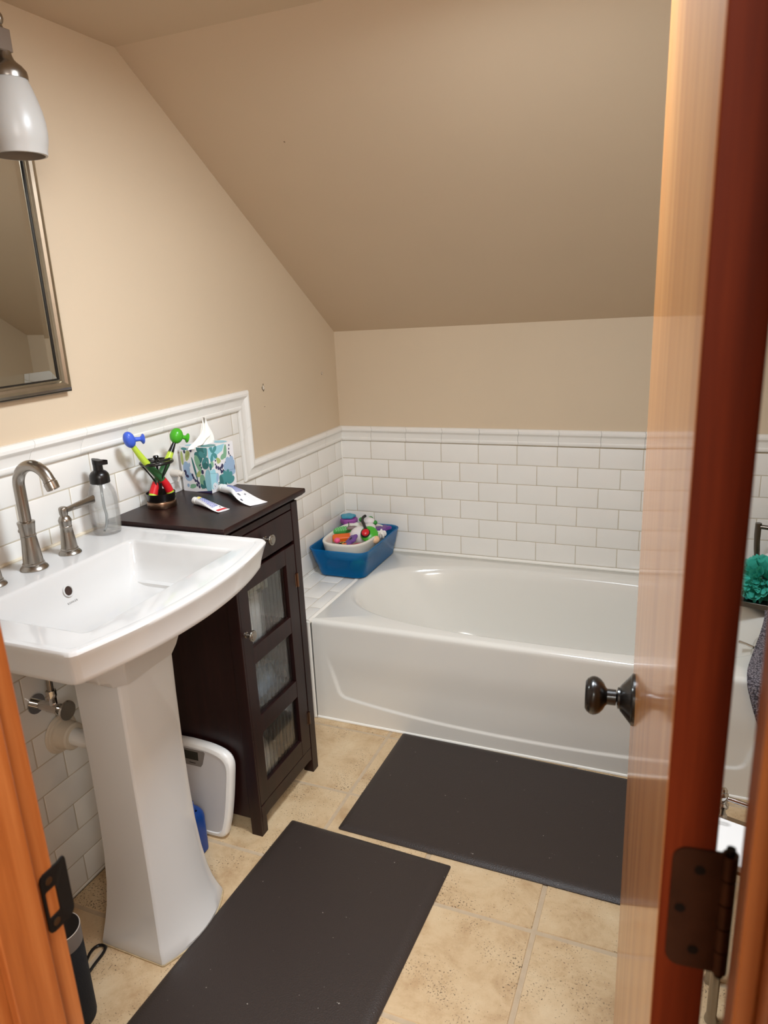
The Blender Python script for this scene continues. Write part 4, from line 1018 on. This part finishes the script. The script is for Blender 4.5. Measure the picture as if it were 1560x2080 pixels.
t = toy('foam_toy', 'dark spotted bath toy at the front of the white tub', (.125,-.288,.475)); m = MB(); M = mv(.124, -.291, .489) @ Matrix.Rotation(radians(28), 4, 'Z'); m.ell((0,0,0), (.022,.015,.012), 20, 12, 0, M); m.build('dark_body', tmat('black', (22,18,18)), t)
m = MB()
for k, (u, w) in enumerate(((-.010,.004),(0,-.004),(.010,.004),(.004,.008),(-.004,-.009),(.013,-.004))): m.ell((u, w, .0112-.3*(u*u+w*w)/.01*.02), (.0026,.0026,.0014), 8, 6, 0, M)
m.build('yellow_spot', tmat('yellow', (226,200,72)), t)
t = toy('foam_toy', 'teal wavy bath toy lying on a purple one at the back corner of the bin', (.040,-.062,.515)); M = mv(.040, -.060, .5365) @ Matrix.Rotation(radians(20), 4, 'Z')
star(0, 0, -.0055, .0055, .034, .027, 5, 0, .2, M).build('teal_shape', tmat('teal', (66,150,176)), t)
t = toy('foam_toy', 'violet wavy bath toy under the teal one at the back corner of the bin', (.046,-.066,.50)); M = mv(.047, -.066, .5185) @ Matrix.Rotation(radians(50), 4, 'Z')
star(0, 0, -.012, .012, .039, .033, 5, 0, 0, M).build('violet_shape', tmat('violet', (146,70,150)), t)

# ------------------------------------------------------------------ floor mats
def floor_mat_obj(name, label, x0, x1, y0, y1, rot, piv):
    M = Matrix.Translation((piv[0], piv[1], 0)) @ Matrix.Rotation(rot, 4, 'Z')
    m = MB(); g = lambda d, z: [tuple(M @ Vector(p)) for p in rrect(x0+d, x1-d, y0+d, y1-d, .006, z, 4)]
    m.loft([g(.0, .0008), g(-.0005, .003), g(.003, .006), g(.010, .0095), g(.018, .0115), g(.028, .0122)])
    o = m.build(name, RUBBER, None, ang=50, loc=(piv[0], piv[1], .0008)); return tag(o, label, 'mat', 'dark cushioned floor mats')
floor_mat_obj('floor_mat', 'dark brown cushioned floor mat lying along the bathtub apron', 0, .90, -.4925, 0, radians(-.9), (.536, -.7525))
floor_mat_obj('floor_mat', 'dark brown cushioned floor mat in front of the pedestal sink', 0, .480, -.76, 0, radians(-2.0), (.3885, -1.2575))

# ------------------------------------------------------------------ bathroom scale, blue bottle
sc_ = thing('bathroom_scale', 'white bathroom scale leaning on the side of the dark cabinet', 'scale', (.150, -1.392, .0025))
half_ = [(.0,0),(.060,0),(.088,.002),(.100,.010),(.106,.022),(.118,.07),(.1275,.13),(.1345,.19),(.1375,.222),(.1365,.240),(.130,.256),(.117,.267),(.095,.275),(.06,.281),(.0,.284)]
hp = [(p.x, p.y) for p in catmull([(a, b, 0) for a, b in half_], 4)]
full = hp + [(-a, b) for a, b in hp[::-1][1:-1]]
SM = Matrix.Translation((.150, -1.392, .0025)) @ Matrix.Rotation(radians(-3.6), 4, 'X')
def so(k, d): # scaled about centre, at depth d from the front
    return [tuple(SM @ Vector((a*(1-k/.138), d, .141+(b-.141)*(1-k/.141)))) for a, b in full]
m = MB(); m.loft([so(.010, .030), so(.003, .028), so(0, .022), so(0, .012), so(.0015, .006), so(.005, .002), so(.010, .0005), so(.0145, .0), so(.0158, .0012), so(.0170, .0022)], True, True)
m.build('scale_body', WHITEP, sc_, ang=30)
m = MB(); m.loft([so(.0172, .0024), so(.0174, .0018)], False, True); m.build('platform', SATINW, sc_)
P_ = lambda pts, d: [tuple(SM @ Vector((a, d, b))) for a, b in pts]
tz = [(-.052,.262),(.052,.262),(.056,.258),(.046,.222),(.040,.214),(-.040,.214),(-.046,.222),(-.056,.258)]
m = MB(); m.loft([P_(tz, .0020), P_(tz, -.0002)], False, True); dp = m.build('display_panel', GREYP, sc_)
m = MB(); dd = [(-.034,.257),(.034,.257),(.034,.232),(-.034,.232)]; m.loft([P_(dd, .001), P_(dd, -.0008)], False, True); m.build('display', LCD, dp)
m = MB(); dd = [(.004,.2235),(.024,.2235),(.024,.2215),(.004,.2215)]; m.loft([P_(dd, .001), P_(dd, -.0008)], False, True); m.build('marking', BLACKP, dp)
bb = thing('blue_bottle', 'blue plastic bottle on the floor behind the pedestal beside the scale', 'bottle', (.165, -1.452, .001))
m = MB(); g = lambda d, z: rrect(.130+d, .226-d, -1.482+d, -1.420-d, .018, z, 5)
m.loft([g(.003, .001), g(0, .004), g(0, .110), g(.003, .123), g(.009, .134), g(.018, .142), g(.026, .146), g(.027, .153)]); m.build('bottle_body', mat('cobalt_blue_plastic', (18,74,160), .25, trans=.3), bb)
m = MB(); m.lathe([(.0001,.152),(.0155,.152),(.016,.154),(.016,.167),(.0145,.169),(.0001,.169)], 24, xf=mv(.178, -1.451, 0)); m.build('cap', BLUEPL, bb)

# ------------------------------------------------------------------ speaker with cord
spx, spy = .2535, -1.9405
sk = thing('speaker', 'tall black cylindrical speaker with a grey top band behind the door jamb', 'speaker', (spx, spy, 0))
m = MB(); m.lathe([(.0001,.0005),(.038,.0005),(.0405,.004),(.0415,.010),(.0418,.198),(.0001,.198)], 48, xf=mv(spx, spy, 0)); m.build('speaker_body', CLOTHB, sk)
m = MB(); m.lathe([(.0001,.198),(.0420,.198),(.0420,.2335),(.0415,.2350),(.0400,.2352),(.0001,.2350)], 48, xf=mv(spx, spy, 0)); m.build('top_band', mat('grey_satin_band', (112,104,98), .35), sk)
m = MB(); m.lathe([(.0001,.2358),(.0398,.2362),(.0402,.2350)], 40, xf=mv(spx, spy, 0)); m.build('top_cap', BLACKP, sk)
m = MB(); m.tube([(spx+.0415*cos(2*pi*i/48), spy+.0415*sin(2*pi*i/48), .2352) for i in range(49)], .0008, 8); m.build('light_ring', mat('pale_ring', (200,192,184), .3), sk)
m = MB(); m.tube(catmull([(.218,-1.915,.006), (.19,-1.86,.004), (.165,-1.81,.004), (.168,-1.786,.004), (.186,-1.783,.004), (.194,-1.80,.004), (.197,-1.83,.004), (.205,-1.865,.004), (.225,-1.90,.005)], 10), .0034, 10)
m.build('power_cord', BLACKP, sk)

# ------------------------------------------------------------------ mirror and wall lamp
mr = thing('wall_mirror', 'mirror in a brushed silver and black frame on the left wall above the sink', 'mirror', (0, -1.69, 1.5))
MY0, MY1, MZ0, MZ1 = -1.94, -1.4395, 1.2475, 1.80
FP = [(0,-.003),(0,.012),(.002,.0145),(.0035,.0145),(.005,.0185),(.0105,.0225),(.017,.0225),(.0225,.0185),(.0255,.0135),(.028,.0135),(.0295,.0105),(.0315,.0105),(.0315,-.003)]
m = MB(); mi_ = [1,1,1,0,0,0,0,0,0,0,1,1,1]
for seg in range(4):
    A = []; B = []
    for d, p in FP:
        q = [(p, MY0+d, MZ0+d), (p, MY1-d, MZ0+d), (p, MY1-d, MZ1-d), (p, MY0+d, MZ1-d)]
        A.append(q[seg]); B.append(q[(seg+1) % 4])
    n = len(FP)
    for i in range(n-1): m.add([A[i], B[i], B[i+1], A[i+1]], [(0,1,2,3)], mi_[i])
fr_ = m.build('frame', [vary(mat('brushed_champagne_frame', (178,170,154), .3, metal=1), .08, 30), mat('black_frame_edge', (18,15,13), .35)], mr, ang=30)
m = MB(); d0, d1 = .0312, .052
def mrk(d, x): return [(x, MY0+d, MZ0+d), (x, MY1-d, MZ0+d), (x, MY1-d, MZ1-d), (x, MY0+d, MZ1-d)]
m.loft([mrk(d0, .0072), mrk(d1, .0092)], False, True); m.build('glass', MIRROR, mr, ang=.1, smooth=False)

wl = thing('wall_lamp', 'brushed nickel wall lamp with a frosted white glass shade above the mirror', 'lamp', (.13, -1.585, 1.9))
lx, ly = .13, -1.586
m = MB(); PR = [(.0475,1.7185),(.0492,1.7190),(.0500,1.722),(.0505,1.730),(.0525,1.737),(.0545,1.748),(.0552,1.762),(.0545,1.778),(.0515,1.797),(.0465,1.816),(.0405,1.835),(.0345,1.851),(.031,1.856)]
IN = [(r-.003, z) for r, z in PR[::-1]]; m.lathe(PR + IN + [PR[0]], 48, xf=mv(lx, ly, 0), cap0=False, cap1=False); m.build('lamp_shade', FROST, wl, ang=50)
m = MB(); m.lathe([(.0345,1.849),(.0362,1.8495),(.0365,1.857),(.0352,1.864),(.029,1.872),(.0215,1.878),(.0165,1.8835),(.0140,1.890),(.0128,1.897),(.0001,1.897)], 40, xf=mv(lx, ly, 0), cap0=False); m.build('shade_cap', NICKEL, wl)
m = MB(); m.box(lx-.012, lx+.012, -1.95, ly+.0125, 1.8955, 1.934); bar = m.build('bar', mat('matte_nickel', (150,138,128), .45, metal=.9), wl, bevel=.0012)
m = MB(); m.lathe([(.0001,1.934),(.0075,1.934),(.0065,1.938),(.0055,1.941),(.0085,1.945),(.0098,1.951),(.0085,1.957),(.005,1.963),(.0001,1.966)], 24, xf=mv(lx, ly, 0)); m.build('finial', NICKEL, bar)
m = MB(); m.box(.001, .016, -1.90, -1.70, 1.85, 1.975); m.build('backplate', NICKEL, wl, bevel=.003)
m = MB(); m.tube([(.012, -1.80, 1.914), (lx-.01, -1.80, 1.914)], .009, 16); m.build('arm', NICKEL, wl)

# ------------------------------------------------------------------ door
ox, oy = 1.3549+.0047, -2.7507+.445
far = (1.3549-.0487, -2.7507+1.052)
du = Vector((far[0]-ox, far[1]-oy, 0)).normalized(); dw = Vector((du.y, -du.x, 0)); DT = .0335; DL = .609
DM = Matrix.Translation((ox, oy, 0)) @ Matrix((du, dw, Vector((0,0,1)))).transposed().to_4x4()   # local: u along the leaf, w thickness, z
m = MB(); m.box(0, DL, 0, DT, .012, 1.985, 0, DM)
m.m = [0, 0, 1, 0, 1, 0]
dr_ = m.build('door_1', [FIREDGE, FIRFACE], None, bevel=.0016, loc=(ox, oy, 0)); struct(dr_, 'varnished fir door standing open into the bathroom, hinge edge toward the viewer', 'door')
KP = [(.0365,0),(.0365,.0028),(.0352,.0045),(.0335,.0052),(.0325,.0062),(.0205,.0165),(.0180,.0188),(.0152,.0198),(.0150,.0225),(.0120,.0235),(.0113,.025),(.0113,.037),(.0135,.0392),(.0190,.0420),(.0240,.0465),(.0268,.0515),(.0275,.0555),(.0268,.0592),(.0250,.0622),(.0242,.0630),(.0238,.0642),(.0205,.0665),(.0190,.0672),(.0001,.0675)]
for side, w0 in ((-1, 0), (1, DT)):
    m = MB(); M = DM @ Matrix.Translation((.530, w0, .8585)) @ Matrix.Rotation(pi/2*(1 if side < 0 else -1), 4, 'X')
    m.lathe(KP[:10], 48, 0, M, False, True); ro = m.build('rosette', BLACKS, dr_, ang=24)
    m = MB(); m.lathe([(.0001,.0225)] + KP[10:], 48, 0, M); kb = m.build('door_knob', BLACKS, dr_, ang=30)
    plabel(kb, 'black door knob')
# hinge leaf on the edge, knuckles at the far corner
m = MB(); hz0, hz1 = .9585, 1.0580
rp = [(DT+.001, hz0), (DT+.001, hz1)] + [(.0065+.010-.010*sin(a), hz1-.010+.010*cos(a)) for a in [pi/2*i/6 for i in range(7)]] + [(.0065+.010-.010*cos(a), hz0+.010-.010*sin(a)) for a in [pi/2*i/6 for i in range(7)]]
m.loft([[DM @ Vector((d, w, z)) for w, z in rp] for d in (-.0016, .0005)])
pc = DM @ Vector((.000, DT+.0085, 0))
m.loft([[DM @ Vector((d, w, z)) for w, z in ((DT, hz0), (DT+.0085, hz0), (DT+.0085, hz1), (DT, hz1))] for d in (-.0016, .0005)])
hg = m.build('hinge', HINGEB, dr_, ang=30); plabel(hg, 'aged dark bronze door hinge')
kn = (hz1-hz0)/5
for k in range(5):
    m = MB(); m.tube([(pc.x, pc.y, hz0+k*kn+.0006), (pc.x, pc.y, hz0+(k+1)*kn-.0006)], .0052, 16); m.build('knuckle', HINGEB, hg)
m = MB(); m.tube([(pc.x, pc.y, hz0-.004), (pc.x, pc.y, hz1+.004)], .0030, 12); m.build('hinge_pin', BRONZE, hg)
for w, z in ((.024, hz1-.016), (.0135, (hz0+hz1)/2), (.024, hz0+.016)):
    m = MB(); m.lathe([(.0001,.0002),(.0032,.0004),(.0036,.0007)], 16, xf=DM @ Matrix.Translation((-.0014, w, z)) @ Matrix.Rotation(-pi/2, 4, 'Y')); m.build('screw', BRONZE, hg)

# ------------------------------------------------------------------ right end of the tub: shelf, pouf, bottle, cloth
sh = thing('wall_shelf', 'dark pewter metal shelf with a rail above the far end of the tub', 'shelf', (1.62, -.25, .42))
SMx = mv(1.6, -.25, 0) @ Matrix.Rotation(radians(-14), 4, 'Z')
m = MB(); m.box(-.05, .092, -.062, -.054, .410, .428, 0, SMx); m.box(-.05, .092, .096, .104, .410, .428, 0, SMx); m.box(-.05, -.042, -.054, .096, .410, .428, 0, SMx)
m.box(-.042, .092, -.054, .096, .412, .416, 0, SMx); m.box(.086, .136, .0, .09, .405, .43, 0, SMx)
m.build('shelf_tray', PEWTER, sh, bevel=.001)
m = MB(); p = [SMx @ Vector(q) for q in ((-.02,.092,.64), (.02,.092,.64), (.022,.092,.64), (.128,.092,.64))]
m.tube(p, [.0075, .0075, .0075, .0075], 18); m.tube([SMx @ Vector((.012,.092,.64)), SMx @ Vector((.02,.092,.64)), SMx @ Vector((.075,.092,.64))], [.0165,.020,.020], 24); m.build('rail', PEWTER, sh, ang=40)
m = MB(); m.tube(catmull([SMx @ Vector(q) for q in ((-.022,.092,.652), (-.022,.092,.60), (-.018,.088,.55), (-.008,.07,.49), (-.006,.06,.416))], 6), [.010]*6+[.0095]*6+[.009]*6+[.008]*7, 12); m.build('bracket', PEWTER, sh)
pf = thing('bath_pouf', 'teal mesh bath pouf resting on the metal shelf', 'pouf', (1.625, -.235, .417))
rnd = random.Random(11); m = MB(); pcn = Vector((1.622, -.238, .4865))
for k in range(46):
    d = Vector((rnd.gauss(0, 1), rnd.gauss(0, 1), rnd.gauss(0, .9))).normalized(); R_ = lookrot(d); a0 = rnd.uniform(0, 6)
    rows = []
    for j in range(4):
        q = j/3; rr = .012 + .028*q; hh = .030 + .036*q
        rows.append([pcn + (R_ @ Vector((rr*cos(a0+5.6*i/34)*(1+.18*sin(5*a0+i*1.1)), rr*sin(a0+5.6*i/34)*(1+.2*cos(i*.9+k)), min(hh, .066) + .007*q*sin(i*1.3+k)))) for i in range(35)])
    m.loft(rows, False, False, closed=False)
zmin = .4165
for p in m.v:
    if p.z < zmin: p.z = zmin + .0005
POUF = mat('teal_mesh', (78,196,176), .4, sss=.1, alpha=.9); m.build('mesh_ruffles', POUF, pf, ang=80)
wb = thing('lotion_bottle', 'slim white bottle with a ribbed side standing behind the teal pouf', 'bottle', (1.6475, -.160, .4165))
m = MB(); m.lathe([(.0001,0),(.018,0),(.0195,.002),(.0195,.12),(.018,.128),(.0115,.134)], 28, xf=mv(1.6475, -.160, .4165)); m.build('bottle_body', WHITEP, wb)
m = MB(); m.lathe([(.0118,.132),(.0122,.137)] + [(.0122+.0006*(k % 2), .138+.0025*k) for k in range(14)] + [(.0001,.174)], 24, xf=mv(1.6475, -.160, .4165)); m.build('ribbed_cap', WHITEP, wb, ang=20)

ct = MB(); rows = []
path = [(-.375,.432,1.622),(-.43,.428,1.617),(-.52,.415,1.600),(-.62,.402,1.577),(-.69,.3935,1.562),(-.725,.390,1.5565),(-.748,.381,1.556),(-.7585,.362,1.558),(-.7625,.33,1.567),(-.7635,.295,1.578),(-.764,.26,1.590),(-.7645,.232,1.602),(-.765,.212,1.620)]
cp = catmull([(x, y, z) for y, z, x in path], 5)
for i, p in enumerate(cp):
    row = []; s = i/len(cp)
    for j in range(15):
        q = j/14; x = p.x + (1.695-p.x)*q
        b = sin(q*9+s*4)*.003*smooth(0, .2, q)
        row.append((x, p.y - abs(b)*(p.z < .38) , p.z + abs(b)*(p.z >= .38) - (.03*q*smooth(.75, 1, s))))
    rows.append(row)
ct.loft(rows, False, False, closed=False)
cl = ct.build('washcloth', TERRY, None, ang=80, loc=(1.63, -.6, .39)); md = cl.modifiers.new('thick', 'SOLIDIFY'); md.thickness = .006; md.offset = 0
tag(cl, 'grey terry washcloth draped over the front rim of the bathtub', 'washcloth')

# ------------------------------------------------------------------ marble topped stand beyond the door
st = thing('side_stand', 'small white marble topped stand with chrome rail and leg behind the open door', 'stand', (1.55, -1.45, 0))
S_ = mv(1.4655, -1.5045, 0) @ Matrix.Rotation(radians(-15), 4, 'Z')
m = MB(); m.loft([[tuple(S_ @ Vector(p)) for p in rrect(-.04+d, .20-d, 0+d, .116-d, .006, z, 4)] for d, z in ((.001, .386), (0, .388), (0, .399), (.0015, .4005))]); plabel(m.build('marble_top', MARBLE, st), 'white veined marble top')
m = MB()
m.tube([S_ @ Vector((-.028, .150, .424)), S_ @ Vector((.19, .150, .424))], .0052, 14); m.build('rail', CHROME, st)
for u in (-.030, .19):
    m = MB()
    m.lathe([(.0001,.372),(.010,.374),(.0105,.382),(.0075,.386),(.0065,.398),(.0115,.402),(.012,.408),(.0075,.412),(.0095,.416),(.0105,.424),(.0095,.432),(.0065,.436),(.0075,.440),(.005,.4445),(.0001,.446)], 24, xf=S_ @ mv(u, .150, 0))
    m.tube([S_ @ Vector((u, .10, .380)), S_ @ Vector((u, .150, .380))], .005, 10)
    m.build('rail_post', CHROME, st, ang=30)
m = MB(); m.box(.006, .194, .006, .112, .374, .3858, 0, S_); m.box(-.036, .194, .1, .156, .374, .379, 0, S_); m.build('frame', CHROME, st)
for u, w in ((.012,.014), (.188,.014), (-.012,.104), (.188,.104)):
    m = MB(); m.lathe([(.0001,.0005),(.0125,.0005),(.0130,.004),(.0115,.012),(.0098,.016),(.0095,.374),(.0001,.374)], 20, xf=S_ @ mv(u, w, 0)); m.build('leg', NICKEL, st)
# ------------------------------------------------------------------ lights
fx_ = thing('ceiling_light', 'round flush ceiling light fixture in the bathroom', 'light', (1.02, -1.58, 2.0454))
m = MB(); m.lathe([(.0001,2.0453),(.165,2.0453),(.168,2.042),(.168,2.022),(.160,2.018),(.0001,2.018)], 48, xf=mv(1.02, -1.58, 0)); m.build('base', NICKEL, fx_)
em = bpy.data.materials.new('lit_glass_diffuser'); em.use_nodes = True
b = em.node_tree.nodes['Principled BSDF']; b.inputs['Base Color'].default_value = (.9,.88,.84,1); b.inputs['Emission Color'].default_value = (.92,1.02,1.11,1); b.inputs['Emission Strength'].default_value = LAMP_E
m = MB(); m.lathe([(.157,2.0175),(.155,2.0150),(.14,2.0125),(.10,2.0105),(.05,2.0095),(.0001,2.009)], 48, xf=mv(1.02, -1.58, 0), cap0=False); m.build('diffuser', em, fx_)
def area(name, loc, size, power, col, direction=(0,0,-1)):
    l = bpy.data.lights.new(name, 'AREA'); l.shape = 'DISK'; l.size = size; l.energy = power; l.color = col
    o = bpy.data.objects.new(name, l); COL.objects.link(o); o.location = loc
    o.rotation_euler = Vector(direction).to_track_quat('-Z', 'Y').to_euler(); return o
area('unseen_hall_fill', (1.85, -3.9, 2.28), .9, HALL_W, (1, 1.02, 1.0))  # unseen hall light, strengthened and placed as fill for apron and back wall
area('added_hall_side_fill', (2.35, -3.62, 1.95), .8, HALL_W*.36, (1, 1.0, .98), (-1, .9, -.45))  # unseen fill, added to brighten the pedestal's shaded left side
w = bpy.data.worlds.new('World'); SC.world = w; w.use_nodes = True
w.node_tree.nodes['Background'].inputs['Color'].default_value = (.5,.5,.5,1); w.node_tree.nodes['Background'].inputs['Strength'].default_value = .05

# ------------------------------------------------------------------ camera
Rm = [[0.9241281360775488, 0.379427505768753, -0.04496616478978422], [0.06648992318784228, -0.27559030853924293, -0.9589729255582246], [-0.37625294447256347, 0.8832240654020315, -0.2799088638653272]]
cd = bpy.data.cameras.new('camera'); cam = bpy.data.objects.new('camera', cd); COL.objects.link(cam)
cam.matrix_world = Matrix(((Rm[0][0], -Rm[1][0], -Rm[2][0], 1.354868537864864), (Rm[0][1], -Rm[1][1], -Rm[2][1], -2.750677932176348), (Rm[0][2], -Rm[1][2], -Rm[2][2], 1.4192885741117727), (0, 0, 0, 1)))
cd.sensor_fit = 'VERTICAL'; cd.sensor_height = 24; cd.sensor_width = 18; cd.lens = 1474.2177*24/2080
cd.clip_start = .01; cd.clip_end = 30
cd.dof.use_dof = True; cd.dof.focus_distance = 2.1; cd.dof.aperture_fstop = 5.2
SC.camera = cam
vs_ = SC.view_settings; SC.display_settings.display_device = 'sRGB'
vs_.view_transform = 'Standard'; vs_.look = 'None'; vs_.exposure = EXPO; vs_.gamma = 1; vs_.use_curve_mapping = False
cy_ = SC.cycles; cy_.max_bounces = 14; cy_.diffuse_bounces = 5; cy_.transmission_bounces = 12; cy_.transparent_max_bounces = 24; cy_.glossy_bounces = 6
cy_.caustics_refractive = False; cy_.caustics_reflective = False; cy_.sample_clamp_indirect = 6
for o in SC.objects:
    if '_o' in o: del o['_o']
